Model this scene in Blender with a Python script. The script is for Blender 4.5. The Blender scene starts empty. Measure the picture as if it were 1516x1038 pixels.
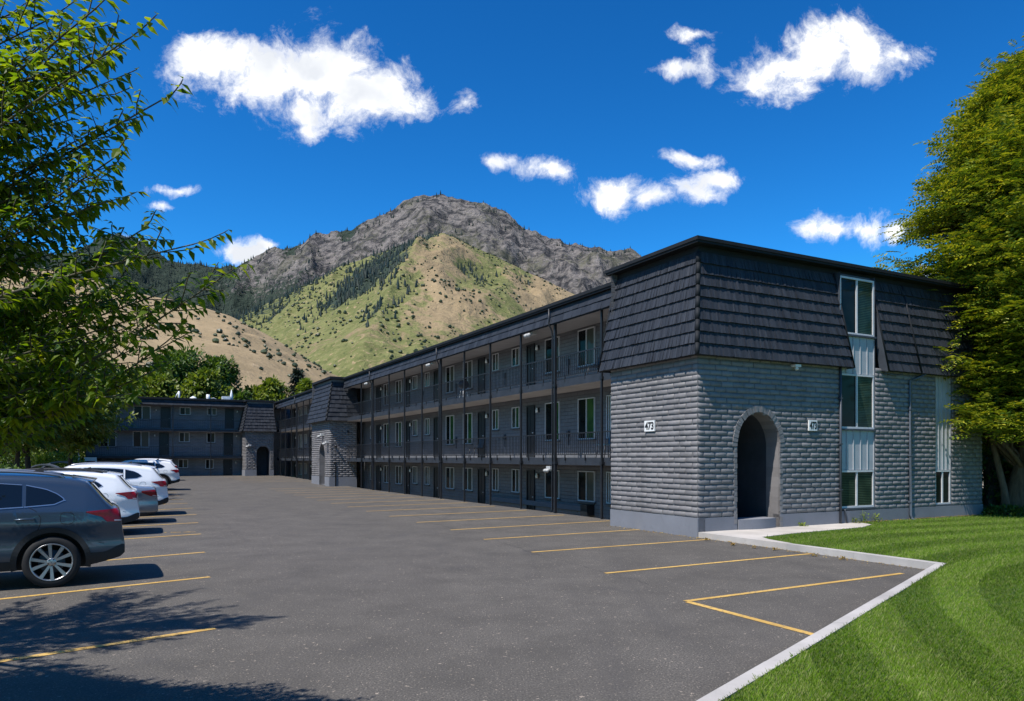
import bpy, math, random
import numpy as np
from mathutils import Vector, Matrix, noise as mnoise

random.seed(7)
rng = np.random.default_rng(7)
R = math.radians
scn = bpy.context.scene
COL = scn.collection

# ------------------------------------------------------------------ camera
CAM_H = 1.85
cam_d = bpy.data.cameras.new('camera')
cam_d.sensor_width = 36.0
cam_d.lens = 36.0 * 1096.0 / 1516.0
cam_d.shift_y = (678.0 - 519.0) / 1516.0
cam_d.clip_start = 0.1
cam_d.clip_end = 30000
cam = bpy.data.objects.new('camera', cam_d)
cam.location = (0, 0, CAM_H)
cam.rotation_euler = (R(90), 0, 0)
COL.objects.link(cam)
scn.camera = cam

# ------------------------------------------------------------------ light
SUN_EL = R(59)
sun_dir = Vector((-0.707 * math.cos(SUN_EL), -0.707 * math.cos(SUN_EL), math.sin(SUN_EL)))
ld = bpy.data.lights.new('sun', 'SUN')
ld.energy = 5.0
ld.angle = R(0.53)
ld.color = (1.0, 0.955, 0.89)
lo = bpy.data.objects.new('sun', ld)
lo.rotation_euler = sun_dir.to_track_quat('Z', 'Y').to_euler()
lo.location = (-40, -40, 80)
COL.objects.link(lo)

scn.view_settings.view_transform = 'Standard'
scn.view_settings.look = 'None'
scn.view_settings.exposure = 0.42
scn.view_settings.gamma = 1.0

# ------------------------------------------------------------------ world
SKY_STRENGTH = 0.118
world = bpy.data.worlds.new('World')
scn.world = world
world.use_nodes = True
wt = world.node_tree
wt.nodes.clear()


class NT:
    """small helper to write node graphs"""
    def __init__(self, tree):
        self.t = tree
        self.n = tree.nodes
        self.l = tree.links

    def node(self, typ, **kw):
        nd = self.n.new(typ)
        for k, v in kw.items():
            setattr(nd, k, v)
        return nd

    def link(self, a, b):
        self.l.new(a, b)

    def setin(self, sock, v):
        if hasattr(v, 'is_output'):
            self.l.new(v, sock)
        else:
            sock.default_value = v

    def math(self, op, a, b=None, c=None, clamp=False):
        nd = self.node('ShaderNodeMath', operation=op)
        nd.use_clamp = clamp
        self.setin(nd.inputs[0], a)
        if b is not None:
            self.setin(nd.inputs[1], b)
        if c is not None:
            self.setin(nd.inputs[2], c)
        return nd.outputs[0]

    def vmath(self, op, a, b=None):
        nd = self.node('ShaderNodeVectorMath', operation=op)
        self.setin(nd.inputs[0], a)
        if b is not None:
            self.setin(nd.inputs[1], b)
        return nd.outputs['Value'] if op in ('LENGTH', 'DOT_PRODUCT', 'DISTANCE') else nd.outputs['Vector']

    def noise(self, vec, scale, detail=4, rough=0.55, dist=0.0, color=False):
        nd = self.node('ShaderNodeTexNoise')
        if vec is not None:
            self.link(vec, nd.inputs['Vector'])
        nd.inputs['Scale'].default_value = scale
        nd.inputs['Detail'].default_value = detail
        nd.inputs['Roughness'].default_value = rough
        nd.inputs['Distortion'].default_value = dist
        return nd.outputs['Color' if color else 'Fac']

    def maprange(self, v, a, b, c=0.0, d=1.0, smooth=False):
        nd = self.node('ShaderNodeMapRange')
        if smooth:
            nd.interpolation_type = 'SMOOTHSTEP'
        self.setin(nd.inputs['Value'], v)
        nd.inputs['From Min'].default_value = a
        nd.inputs['From Max'].default_value = b
        nd.inputs['To Min'].default_value = c
        nd.inputs['To Max'].default_value = d
        return nd.outputs['Result']

    def mix(self, fac, a, b, blend='MIX'):
        nd = self.node('ShaderNodeMix', data_type='RGBA', blend_type=blend)
        self.setin(nd.inputs[0], fac)
        self.setin(nd.inputs[6], a if hasattr(a, 'is_output') else (*a[:3], 1))
        self.setin(nd.inputs[7], b if hasattr(b, 'is_output') else (*b[:3], 1))
        return nd.outputs[2]


w = NT(wt)
sky = w.node('ShaderNodeTexSky', sky_type='NISHITA')
sky.sun_disc = False
sky.sun_elevation = SUN_EL
sky.sun_rotation = R(225)
sky.altitude = 1400
sky.air_density = 1.0
sky.dust_density = 0.15
sky.ozone_density = 5.0
hsv = w.node('ShaderNodeHueSaturation')
hsv.inputs['Hue'].default_value = 0.5
hsv.inputs['Saturation'].default_value = 1.25
hsv.inputs['Value'].default_value = SKY_STRENGTH * 1.0
w.link(sky.outputs[0], hsv.inputs['Color'])
gam = w.node('ShaderNodeGamma'); gam.inputs[1].default_value = 1.3
w.link(hsv.outputs[0], gam.inputs[0])
skycol = w.vmath('MULTIPLY', gam.outputs[0], (0.80, 1.58, 1.48))
skycol = w.vmath('MINIMUM', skycol, (0.50, 0.60, 0.72))       # the glow near the sun and the horizon stays pale blue
tc = w.node('ShaderNodeTexCoord')
sep = w.node('ShaderNodeSeparateXYZ')
w.link(tc.outputs['Generated'], sep.inputs[0])
yy = w.math('MAXIMUM', sep.outputs[1], 0.05)
cu = w.math('DIVIDE', sep.outputs[0], yy)
cv = w.math('DIVIDE', sep.outputs[2], yy)
comb = w.node('ShaderNodeCombineXYZ')
w.link(cu, comb.inputs[0])
w.link(cv, comb.inputs[1])
uv = comb.outputs[0]
wob = w.noise(uv, 9.0, 5, 0.6, 0.0, True)
wob = w.vmath('SUBTRACT', wob, (0.5, 0.5, 0.5))
sc_ = w.node('ShaderNodeVectorMath', operation='SCALE')
w.link(wob, sc_.inputs[0])
sc_.inputs['Scale'].default_value = 0.045
uvw = w.vmath('ADD', uv, sc_.outputs[0])
# cumulus puffs: direction (right, up) and radii, all in units of the tangent; weight
CLOUDS = [
    (325, 95, 75, 45, 1), (395, 120, 95, 55, 1), (470, 110, 95, 68, 1.05), (545, 140, 85, 55, 1), (455, 165, 80, 40, .9),
    (590, 150, 50, 35, .9), (300, 75, 35, 22, .75), (450, 195, 40, 18, .7),
    (1215, 70, 75, 55, 1), (1160, 105, 75, 42, 1), (1275, 82, 58, 42, .9), (1318, 88, 44, 32, .72), (1245, 42, 42, 26, .8), (1130, 125, 45, 28, .8),
    (1020, 98, 50, 16, .66), (1045, 85, 22, 30, .6), (1030, 45, 36, 10, .55),
    (740, 240, 26, 12, .62), (812, 253, 46, 20, .8), (688, 152, 24, 16, .55),
    (915, 288, 55, 28, .95), (965, 292, 45, 20, .85), (1025, 280, 35, 22, .72), (1055, 265, 45, 16, .68), (1020, 232, 38, 10, .58),
    (1235, 338, 55, 26, 1), (1285, 338, 60, 28, 1), (1330, 345, 40, 22, .9),
    (365, 370, 40, 14, .8), (388, 358, 20, 8, .7), (265, 278, 32, 9, .6), (245, 303, 18, 7, .55), (190, 358, 36, 14, .8),
    (1375, 398, 20, 8, .6),
]
field = None
for (px, py, rx, ry, wgt) in CLOUDS:
    d = w.vmath('SUBTRACT', uvw, ((px - 758) / 1096, (678 - py) / 1096, 0))
    d = w.vmath('MULTIPLY', d, (1096 / rx, 1096 / ry, 0))
    ln = w.vmath('LENGTH', d)
    f = w.math('MULTIPLY_ADD', ln, -wgt, wgt)
    if field is None:
        field = f
    else:
        nd = w.node('ShaderNodeMath', operation='SMOOTH_MAX')
        w.link(field, nd.inputs[0]); w.link(f, nd.inputs[1]); nd.inputs[2].default_value = 0.25
        field = nd.outputs[0]
fb = w.noise(uvw, 12.0, 13, 0.70, 0.25)
dens_f = w.math('ADD', w.math('MULTIPLY', field, 1.25), w.math('MULTIPLY_ADD', fb, 3.9, -2.06))
dens = w.maprange(dens_f, -0.22, 0.66, 0, 1)
dens = w.math('POWER', w.math('MAXIMUM', dens, 0.0), 1.6)
up = w.math('GREATER_THAN', sep.outputs[1], 0.06)
dens = w.math('MULTIPLY', dens, up)
uvs = w.vmath('ADD', uvw, (-0.014, 0.026, 0))
lit0 = w.noise(uvw, 11.0, 4, 0.5)
lit1 = w.noise(uvs, 11.0, 4, 0.5)
sh = w.maprange(w.math('SUBTRACT', lit1, lit0), -0.10, 0.16, 0, 1, True)
sh = w.math('MULTIPLY', sh, w.maprange(w.noise(uvw, 6.0, 3, 0.5), .35, .62, .1, 1.1))
shf = w.math('MULTIPLY', sh, w.maprange(dens, .55, 1.0, 0, 1, True), clamp=True)
ccol = w.mix(w.math('MULTIPLY', shf, 0.7), (0.90, 0.905, 0.91), (0.52, 0.555, 0.62))
fin = w.mix(dens, skycol, ccol)
bg = w.node('ShaderNodeBackground')
w.link(fin, bg.inputs['Color'])
bg.inputs['Strength'].default_value = 1.0
wo = w.node('ShaderNodeOutputWorld')
w.link(bg.outputs[0], wo.inputs['Surface'])

# ------------------------------------------------------------------ frames and helpers
TH = R(28)
CX, CY = 4.311, 17.183                      # the near corner of the end block
VX = (math.cos(TH), math.sin(TH))
UX = (-math.sin(TH), math.cos(TH))


def L2W(x, y, z=0.0):
    return (CX + x * VX[0] + y * UX[0], CY + x * VX[1] + y * UX[1], z)


def W2L(X, Y):
    dx, dy = X - CX, Y - CY
    return (dx * VX[0] + dy * VX[1], dx * UX[0] + dy * UX[1])


def sstep(a, b, v):
    t = max(0.0, min(1.0, (v - a) / (b - a)))
    return t * t * (3 - 2 * t)


def lot_z(y):                                # the lot rises a little towards the far wing
    return 0.24 * sstep(26, 56, y)


def tag(o, label=None, cat=None, group=None, kind=None):
    if label: o['label'] = label
    if cat: o['category'] = cat
    if group: o['group'] = group
    if kind: o['kind'] = kind
    return o


def empty(name, loc=(0, 0, 0), rz=0.0):
    o = bpy.data.objects.new(name, None)
    o.empty_display_size = 0.3
    o.location = loc
    o.rotation_euler = (0, 0, rz)
    COL.objects.link(o)
    return o


class MB:
    def __init__(self):
        self.v = []; self.f = []; self.m = []; self.s = []

    def face(self, pts, mi=0, smooth=False):
        b = len(self.v)
        self.v.extend(pts)
        self.f.append(tuple(range(b, b + len(pts)))); self.m.append(mi); self.s.append(smooth)

    def idx(self, verts, faces, mi=0, smooth=False):
        b = len(self.v)
        self.v.extend(verts)
        for f in faces:
            self.f.append(tuple(i + b for i in f)); self.m.append(mi); self.s.append(smooth)

    def box(self, x0, x1, y0, y1, z0, z1, mi=0):
        v = [(x0, y0, z0), (x1, y0, z0), (x1, y1, z0), (x0, y1, z0), (x0, y0, z1), (x1, y0, z1), (x1, y1, z1), (x0, y1, z1)]
        self.idx(v, [(0, 3, 2, 1), (4, 5, 6, 7), (0, 1, 5, 4), (1, 2, 6, 5), (2, 3, 7, 6), (3, 0, 4, 7)], mi)

    def hexa(self, p, mi=0, smooth=False):
        """8 points: 4 base, 4 top"""
        self.idx(list(p), [(0, 3, 2, 1), (4, 5, 6, 7), (0, 1, 5, 4), (1, 2, 6, 5), (2, 3, 7, 6), (3, 0, 4, 7)], mi, smooth)

    def tube(self, pts, rad, n=8, mi=0, cap=True):
        pts = [Vector(p) for p in pts]
        if not isinstance(rad, (list, tuple)):
            rad = [rad] * len(pts)
        rings = []
        ref = Vector((0.31, 0.17, 0.93)).normalized()
        for i, p in enumerate(pts):
            if i == 0: d = pts[1] - pts[0]
            elif i == len(pts) - 1: d = pts[-1] - pts[-2]
            else: d = (pts[i + 1] - pts[i - 1])
            d.normalize()
            a = d.cross(ref)
            if a.length < 0.05: a = d.cross(Vector((1, 0, 0)))
            a.normalize(); b = d.cross(a)
            rings.append([tuple(p + (a * math.cos(2 * math.pi * k / n) + b * math.sin(2 * math.pi * k / n)) * rad[i]) for k in range(n)])
        vs = [q for r in rings for q in r]
        fs = []
        for i in range(len(rings) - 1):
            for k in range(n):
                fs.append((i * n + k, i * n + (k + 1) % n, (i + 1) * n + (k + 1) % n, (i + 1) * n + k))
        if cap:
            fs.append(tuple(range(n))[::-1]); fs.append(tuple((len(rings) - 1) * n + k for k in range(n)))
        self.idx(vs, fs, mi, True)

    def bar(self, a, b, wdt, mi=0):
        self.tube([a, b], wdt * 0.7, 4, mi)

    def build(self, name, mats, parent=None):
        me = bpy.data.meshes.new(name)
        me.from_pydata(self.v, [], self.f)
        if not isinstance(mats, (list, tuple)):
            mats = [mats]
        for m in mats:
            me.materials.append(m)
        me.polygons.foreach_set('material_index', self.m)
        me.polygons.foreach_set('use_smooth', self.s)
        me.update()
        o = bpy.data.objects.new(name, me)
        COL.objects.link(o)
        if parent is not None:
            o.parent = parent
        return o


def np_mesh(name, verts, faces, mats, parent=None, smooth=False, mat_idx=None):
    """fast mesh from numpy: faces (N,k) all the same size"""
    me = bpy.data.meshes.new(name)
    n, k = faces.shape
    me.vertices.add(len(verts)); me.vertices.foreach_set('co', np.ascontiguousarray(verts, dtype=np.float32).ravel())
    me.loops.add(n * k); me.loops.foreach_set('vertex_index', np.ascontiguousarray(faces, dtype=np.int32).ravel())
    me.polygons.add(n)
    me.polygons.foreach_set('loop_start', np.arange(0, n * k, k, dtype=np.int32))
    me.polygons.foreach_set('loop_total', np.full(n, k, dtype=np.int32))
    me.polygons.foreach_set('use_smooth', np.full(n, smooth, dtype=bool))
    if not isinstance(mats, (list, tuple)): mats = [mats]
    for m in mats: me.materials.append(m)
    if mat_idx is not None: me.polygons.foreach_set('material_index', mat_idx.astype(np.int32))
    me.update(calc_edges=True)
    me.validate()
    o = bpy.data.objects.new(name, me)
    COL.objects.link(o)
    if parent is not None: o.parent = parent
    return o


def leaf_cloud(name, tv, tf, pos, fwd, up, scale, mat, parent=None):
    """copies of a small leaf template (tv verts: x across, y along, z up) into one mesh"""
    tv = np.asarray(tv, float); tf = np.asarray(tf, int)
    fwd = fwd / (np.linalg.norm(fwd, axis=1, keepdims=True) + 1e-9)
    side = np.cross(fwd, up); side /= (np.linalg.norm(side, axis=1, keepdims=True) + 1e-9)
    up2 = np.cross(side, fwd)
    N = len(pos)
    V = (pos[:, None, :] + scale[:, None, None] * (tv[None, :, 0:1] * side[:, None, :] + tv[None, :, 1:2] * fwd[:, None, :] + tv[None, :, 2:3] * up2[:, None, :]))
    F = tf[None, :, :] + (np.arange(N) * len(tv))[:, None, None]
    return np_mesh(name, V.reshape(-1, 3), F.reshape(-1, tf.shape[1]), mat, parent)


# ------------------------------------------------------------------ materials
def new_mat(name):
    m = bpy.data.materials.new(name)
    m.use_nodes = True
    t = NT(m.node_tree)
    b = m.node_tree.nodes['Principled BSDF']
    return m, t, b


def mat_basic(name, col, rough=0.6, var=0.15, scale=6.0, bump=0.0, bscale=60.0, metal=0.0, spec=0.4, coat=0.0, streak=False):
    m, t, b = new_mat(name)
    tcn = t.node('ShaderNodeTexCoord')
    v = tcn.outputs['Object']
    if var > 0:
        n1 = t.noise(v, scale, 6, 0.6)
        c = t.mix(t.maprange(n1, 0.3, 0.7), tuple(x * (1 - var) for x in col), tuple(min(1, x * (1 + var)) for x in col))
        t.link(c, b.inputs['Base Color'])
    else:
        b.inputs['Base Color'].default_value = (*col, 1)
    b.inputs['Roughness'].default_value = rough
    b.inputs['Metallic'].default_value = metal
    b.inputs['Specular IOR Level'].default_value = spec
    b.inputs['Coat Weight'].default_value = coat
    b.inputs['Coat Roughness'].default_value = 0.04
    if bump > 0:
        n2 = t.noise(v, bscale, 5, 0.6)
        bn = t.node('ShaderNodeBump')
        bn.inputs['Strength'].default_value = bump
        bn.inputs['Distance'].default_value = 0.02
        t.link(n2, bn.inputs['Height']); t.link(bn.outputs[0], b.inputs['Normal'])
    return m


def mat_leaf(name, cols, trans=0.45, rough=0.45, tcol=None):
    """leaf: colour differs from leaf to leaf, light passes through"""
    m, t, b = new_mat(name)
    geo = t.node('ShaderNodeNewGeometry')
    ramp = t.node('ShaderNodeValToRGB')
    els = ramp.color_ramp.elements
    while len(els) < len(cols): els.new(0.5)
    for i, c in enumerate(cols):
        els[i].position = i / (len(cols) - 1); els[i].color = (*c, 1)
    t.link(geo.outputs['Random Per Island'], ramp.inputs[0])
    t.link(ramp.outputs[0], b.inputs['Base Color'])
    b.inputs['Roughness'].default_value = rough
    b.inputs['Specular IOR Level'].default_value = 0.35
    tr = t.node('ShaderNodeBsdfTranslucent')
    tm = t.mix(1.0, ramp.outputs[0], tcol or (1.5, 1.6, 0.5), 'MULTIPLY')
    t.link(tm, tr.inputs['Color'])
    mx = t.node('ShaderNodeMixShader'); mx.inputs[0].default_value = trans
    t.link(b.outputs[0], mx.inputs[1]); t.link(tr.outputs[0], mx.inputs[2])
    t.link(mx.outputs[0], t.n['Material Output'].inputs['Surface'])
    return m


PAINT = (0.188, 0.178, 0.177)
SHADED_PAINT = (0.118, 0.122, 0.132)  # same paint as the blocks, with the wings' shade darkened into the colour
M = {}


def mat_paint_brick():
    """painted slump block (the relief itself is modelled): fine grain and slight wear"""
    m, t, b = new_mat('painted_block')
    v = t.node('ShaderNodeTexCoord').outputs['Object']
    n1 = t.noise(v, 1.3, 6, 0.6); n2 = t.noise(v, 30, 5, 0.65)
    c = t.mix(t.maprange(n1, 0.3, 0.7), tuple(x * 0.88 for x in PAINT), tuple(x * 1.1 for x in PAINT))
    c = t.mix(t.maprange(n2, 0.60, 0.78, 0, 0.6), c, (0.27, 0.27, 0.285))
    mps = t.node('ShaderNodeMapping'); mps.inputs['Scale'].default_value = (2.4, 2.4, .35); t.link(v, mps.inputs[0])
    c = t.mix(t.maprange(t.noise(mps.outputs[0], 1.0, 5, .6), .52, .72, 0, .4), c, (0.10, 0.098, 0.098))
    geo = t.node('ShaderNodeNewGeometry')
    c = t.mix(1.0, c, t.mix(t.maprange(geo.outputs['Random Per Island'], 0, 1), (0.86, 0.86, 0.86), (1.1, 1.1, 1.1)), 'MULTIPLY')
    t.link(c, b.inputs['Base Color'])
    b.inputs['Roughness'].default_value = 0.55
    b.inputs['Specular IOR Level'].default_value = 0.35
    bn = t.node('ShaderNodeBump'); bn.inputs['Strength'].default_value = 0.5; bn.inputs['Distance'].default_value = 0.012
    h = t.math('ADD', t.math('MULTIPLY', n2, 0.5), t.noise(v, 9, 4, 0.5))
    t.link(h, bn.inputs['Height']); t.link(bn.outputs[0], b.inputs['Normal'])
    return m


def mat_wall_brick(SHADED_PAINT):
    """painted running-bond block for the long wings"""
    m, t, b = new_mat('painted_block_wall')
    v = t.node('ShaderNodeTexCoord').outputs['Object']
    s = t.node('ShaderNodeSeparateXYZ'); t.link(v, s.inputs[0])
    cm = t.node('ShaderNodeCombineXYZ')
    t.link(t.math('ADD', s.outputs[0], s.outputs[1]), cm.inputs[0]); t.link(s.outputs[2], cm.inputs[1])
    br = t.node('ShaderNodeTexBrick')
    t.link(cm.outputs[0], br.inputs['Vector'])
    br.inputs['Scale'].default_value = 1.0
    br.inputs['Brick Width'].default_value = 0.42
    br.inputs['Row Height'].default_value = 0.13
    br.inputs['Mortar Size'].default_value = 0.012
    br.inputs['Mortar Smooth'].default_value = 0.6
    br.inputs['Color1'].default_value = (*[x * 0.95 for x in SHADED_PAINT], 1)
    br.inputs['Color2'].default_value = (*[x * 1.12 for x in SHADED_PAINT], 1)
    br.inputs['Mortar'].default_value = (*[x * 0.6 for x in SHADED_PAINT], 1)
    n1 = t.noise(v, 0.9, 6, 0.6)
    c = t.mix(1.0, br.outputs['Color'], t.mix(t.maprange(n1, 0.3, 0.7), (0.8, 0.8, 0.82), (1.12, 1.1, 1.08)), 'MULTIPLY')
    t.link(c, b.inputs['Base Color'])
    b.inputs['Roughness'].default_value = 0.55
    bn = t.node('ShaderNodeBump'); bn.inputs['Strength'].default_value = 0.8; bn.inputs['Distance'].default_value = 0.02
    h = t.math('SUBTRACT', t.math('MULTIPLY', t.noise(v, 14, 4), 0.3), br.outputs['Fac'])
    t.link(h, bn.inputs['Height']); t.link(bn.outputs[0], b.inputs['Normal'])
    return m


def mat_shingle():
    m, t, b = new_mat('shake_shingle')
    v = t.node('ShaderNodeTexCoord').outputs['Object']
    geo = t.node('ShaderNodeNewGeometry')
    mp = t.node('ShaderNodeMapping'); mp.inputs['Scale'].default_value = (60, 60, 5)
    t.link(v, mp.inputs[0])
    n1 = t.noise(mp.outputs[0], 1.0, 4, 0.6)
    c = t.mix(geo.outputs['Random Per Island'], (0.016, 0.0185, 0.0245), (0.035, 0.040, 0.051))
    c = t.mix(t.maprange(n1, 0.35, 0.75, 0, 0.5), c, (0.014, 0.016, 0.020))
    t.link(c, b.inputs['Base Color'])
    b.inputs['Roughness'].default_value = 0.62
    b.inputs['Specular IOR Level'].default_value = 0.3
    bn = t.node('ShaderNodeBump'); bn.inputs['Strength'].default_value = 0.7; bn.inputs['Distance'].default_value = 0.01
    t.link(n1, bn.inputs['Height']); t.link(bn.outputs[0], b.inputs['Normal'])
    return m


def mat_glass(name, kind):
    m, t, b = new_mat(name)
    v = t.node('ShaderNodeTexCoord').outputs['Object']
    s = t.node('ShaderNodeSeparateXYZ'); t.link(v, s.inputs[0])
    if kind == 'dark':
        n = t.noise(v, 1.7, 3, 0.5)
        c = t.mix(t.maprange(n, 0.35, 0.7), (0.004, 0.006, 0.007), (0.016, 0.020, 0.021))
        spec, rg = 0.10, 0.05
    elif kind == 'blind':
        wv = t.math('FRACT', t.math('MULTIPLY', s.outputs[2], 22.0))
        st = t.maprange(wv, 0.25, 0.6, 0, 1)
        n = t.noise(v, 2.5, 3, 0.5)
        lite = t.mix(t.maprange(n, 0.35, 0.65), (0.024, 0.048, 0.032), (0.065, 0.10, 0.062))
        c = t.mix(st, lite, (0.010, 0.018, 0.014))
        spec, rg = 0.12, 0.06
    elif kind == 'curtain':
        n = t.noise(v, 3.0, 3, 0.5)
        fold = t.math('SINE', t.math('MULTIPLY', t.math('ADD', s.outputs[0], s.outputs[1]), 70.0))
        c = t.mix(t.maprange(fold, -1, 1), (0.045, 0.052, 0.044), (0.085, 0.095, 0.078))
        spec, rg = 0.12, 0.06
    else:  # green drape
        c = t.mix(t.maprange(t.noise(v, 2.0, 3), 0.3, 0.7), (0.016, 0.05, 0.022), (0.05, 0.12, 0.035))
        spec, rg = 0.12, 0.06
    t.link(c, b.inputs['Base Color'])
    b.inputs['Roughness'].default_value = rg
    b.inputs['Specular IOR Level'].default_value = spec
    return m


def mat_concrete(name, col, var=0.2):
    m, t, b = new_mat(name)
    v = t.node('ShaderNodeTexCoord').outputs['Object']
    n1 = t.noise(v, 0.9, 7, 0.65); n2 = t.noise(v, 45, 4, 0.6); n3 = t.noise(v, 6, 5, 0.7)
    c = t.mix(t.maprange(n1, 0.3, 0.7), tuple(x * (1 - var) for x in col), tuple(x * (1 + var * 0.6) for x in col))
    c = t.mix(t.maprange(n3, 0.58, 0.78, 0, 0.5), c, tuple(x * 0.62 for x in col))
    t.link(c, b.inputs['Base Color'])
    b.inputs['Roughness'].default_value = 0.85
    bn = t.node('ShaderNodeBump'); bn.inputs['Strength'].default_value = 0.35; bn.inputs['Distance'].default_value = 0.01
    t.link(n2, bn.inputs['Height']); t.link(bn.outputs[0], b.inputs['Normal'])
    return m


def mat_asphalt():
    m, t, b = new_mat('asphalt')
    v = t.node('ShaderNodeTexCoord').outputs['Object']
    big = t.noise(v, 0.16, 5, 0.6)
    mid = t.noise(v, 1.1, 6, 0.65)
    fine = t.noise(v, 55, 3, 0.6)
    c = t.mix(t.maprange(big, 0.3, 0.7), (0.119, 0.107, 0.093), (0.160, 0.145, 0.126))
    c = t.mix(t.maprange(mid, 0.38, 0.70, 0, 0.8), c, (0.076, 0.069, 0.060))
    c = t.mix(t.maprange(fine, 0.35, 0.62, 0, 0.9), c, (0.051, 0.047, 0.043))
    vor = t.node('ShaderNodeTexVoronoi'); vor.inputs['Scale'].default_value = 42
    t.link(v, vor.inputs['Vector'])
    spk = t.math('LESS_THAN', vor.outputs['Distance'], 0.22)
    cs = t.node('ShaderNodeSeparateColor'); t.link(vor.outputs['Color'], cs.inputs[0])
    sel = t.math('GREATER_THAN', cs.outputs[0], 0.72)
    c = t.mix(t.math('MULTIPLY', t.math('MULTIPLY', spk, sel), 0.7), c, (0.34, 0.29, 0.24))
    v2 = t.node('ShaderNodeTexVoronoi'); v2.inputs['Scale'].default_value = 15; v2.inputs['Randomness'].default_value = 1.0
    wv = t.vmath('ADD', v, t.vmath('MULTIPLY', t.noise(v, 26, 3, .6, 0, True), (.10, .10, 0)))
    t.link(wv, v2.inputs['Vector'])
    c2_ = t.node('ShaderNodeSeparateColor'); t.link(v2.outputs['Color'], c2_.inputs[0])
    sp2 = t.math('MULTIPLY', t.math('LESS_THAN', v2.outputs['Distance'], 0.16), t.math('GREATER_THAN', c2_.outputs[0], 0.5))
    c = t.mix(t.math('MULTIPLY', sp2, t.maprange(c2_.outputs[1], 0, 1, .2, .8)), c, (0.36, 0.30, 0.24))
    tyre = t.node('ShaderNodeMapping'); tyre.inputs['Rotation'].default_value = (0, 0, -R(30)); tyre.inputs['Scale'].default_value = (1.6, .10, 1)
    t.link(v, tyre.inputs[0])
    c = t.mix(t.maprange(t.noise(tyre.outputs[0], 1.0, 4, .6), .52, .70, 0, .30), c, (0.058, 0.054, 0.052))
    # dark sealed patches and oil drips in the stalls
    st = t.noise(v, 0.55, 3, 0.5, 0.6)
    c = t.mix(t.maprange(st, 0.62, 0.74, 0, 0.45), c, (0.045, 0.043, 0.045))
    t.link(c, b.inputs['Base Color'])
    b.inputs['Roughness'].default_value = 0.88
    b.inputs['Specular IOR Level'].default_value = 0.25
    bn = t.node('ShaderNodeBump'); bn.inputs['Strength'].default_value = 0.6; bn.inputs['Distance'].default_value = 0.008
    t.link(t.math('ADD', fine, t.math('MULTIPLY', spk, 0.4)), bn.inputs['Height']); t.link(bn.outputs[0], b.inputs['Normal'])
    return m


def mat_lawn():
    m, t, b = new_mat('lawn_soil')
    v = t.node('ShaderNodeTexCoord').outputs['Object']
    n = t.noise(v, 0.7, 6, 0.6); n2 = t.noise(v, 30, 4, 0.6)
    c = t.mix(t.maprange(n, 0.3, 0.7), (0.050, 0.100, 0.008), (0.080, 0.140, 0.012))
    c = t.mix(t.maprange(n2, 0.4, 0.7), c, (0.02, 0.045, 0.01))
    t.link(c, b.inputs['Base Color'])
    b.inputs['Roughness'].default_value = 0.9
    return m


def mat_grass():
    m, t, b = new_mat('grass_blades')
    geo = t.node('ShaderNodeNewGeometry')
    v = t.node('ShaderNodeTexCoord').outputs['Object']
    ramp = t.node('ShaderNodeValToRGB')
    els = ramp.color_ramp.elements
    els[0].color = (0.085, 0.165, 0.006, 1); els[1].color = (0.195, 0.295, 0.020, 1)
    e = els.new(0.5); e.color = (0.135, 0.235, 0.010, 1)
    e = els.new(0.97); e.color = (0.26, 0.27, 0.10, 1)
    t.link(geo.outputs['Random Per Island'], ramp.inputs[0])
    # mown bands: the turf was cut in arcs, light on the leaning blades is painted in as bands
    s = t.node('ShaderNodeSeparateXYZ'); t.link(v, s.inputs[0])
    ds = t.vmath('DISTANCE', t.vmath('ADD', v, (-18.0, -2.0, 0)), (0, 0, 0))
    wv = t.math('SINE', t.math('ADD', t.math('MULTIPLY', ds, 6.0), t.math('MULTIPLY', t.noise(v, 0.5, 3), 5.0)))
    big = t.noise(v, 0.55, 5, 0.6)
    k = t.math('ADD', t.math('MULTIPLY', wv, 0.10), t.maprange(big, 0.3, 0.7, 0.9, 1.12))
    cmb = t.node('ShaderNodeCombineColor')
    for i in range(3): t.link(k, cmb.inputs[i])
    c = t.mix(1.0, ramp.outputs[0], cmb.outputs[0], 'MULTIPLY')
    t.link(c, b.inputs['Base Color'])
    b.inputs['Roughness'].default_value = 0.6
    b.inputs['Specular IOR Level'].default_value = 0.2
    tr = t.node('ShaderNodeBsdfTranslucent'); t.link(c, tr.inputs['Color'])
    mx = t.node('ShaderNodeMixShader'); mx.inputs[0].default_value = 0.3
    t.link(b.outputs[0], mx.inputs[1]); t.link(tr.outputs[0], mx.inputs[2])
    t.link(mx.outputs[0], t.n['Material Output'].inputs['Surface'])
    return m


def mat_line():
    m, t, b = new_mat('line_paint')
    v = t.node('ShaderNodeTexCoord').outputs['Object']
    n = t.noise(v, 18, 6, 0.7); n2 = t.noise(v, 1.4, 4, 0.6)
    c = t.mix(t.maprange(n2, 0.3, 0.7), (0.42, 0.25, 0.055), (0.60, 0.38, 0.10))
    wear = t.math('MULTIPLY', t.maprange(n, 0.5, 0.66), t.maprange(n2, 0.25, 0.7, 0.25, 1.0))
    c = t.mix(wear, c, (0.11, 0.09, 0.075))
    t.link(c, b.inputs['Base Color'])
    b.inputs['Roughness'].default_value = 0.75
    return m


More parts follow.
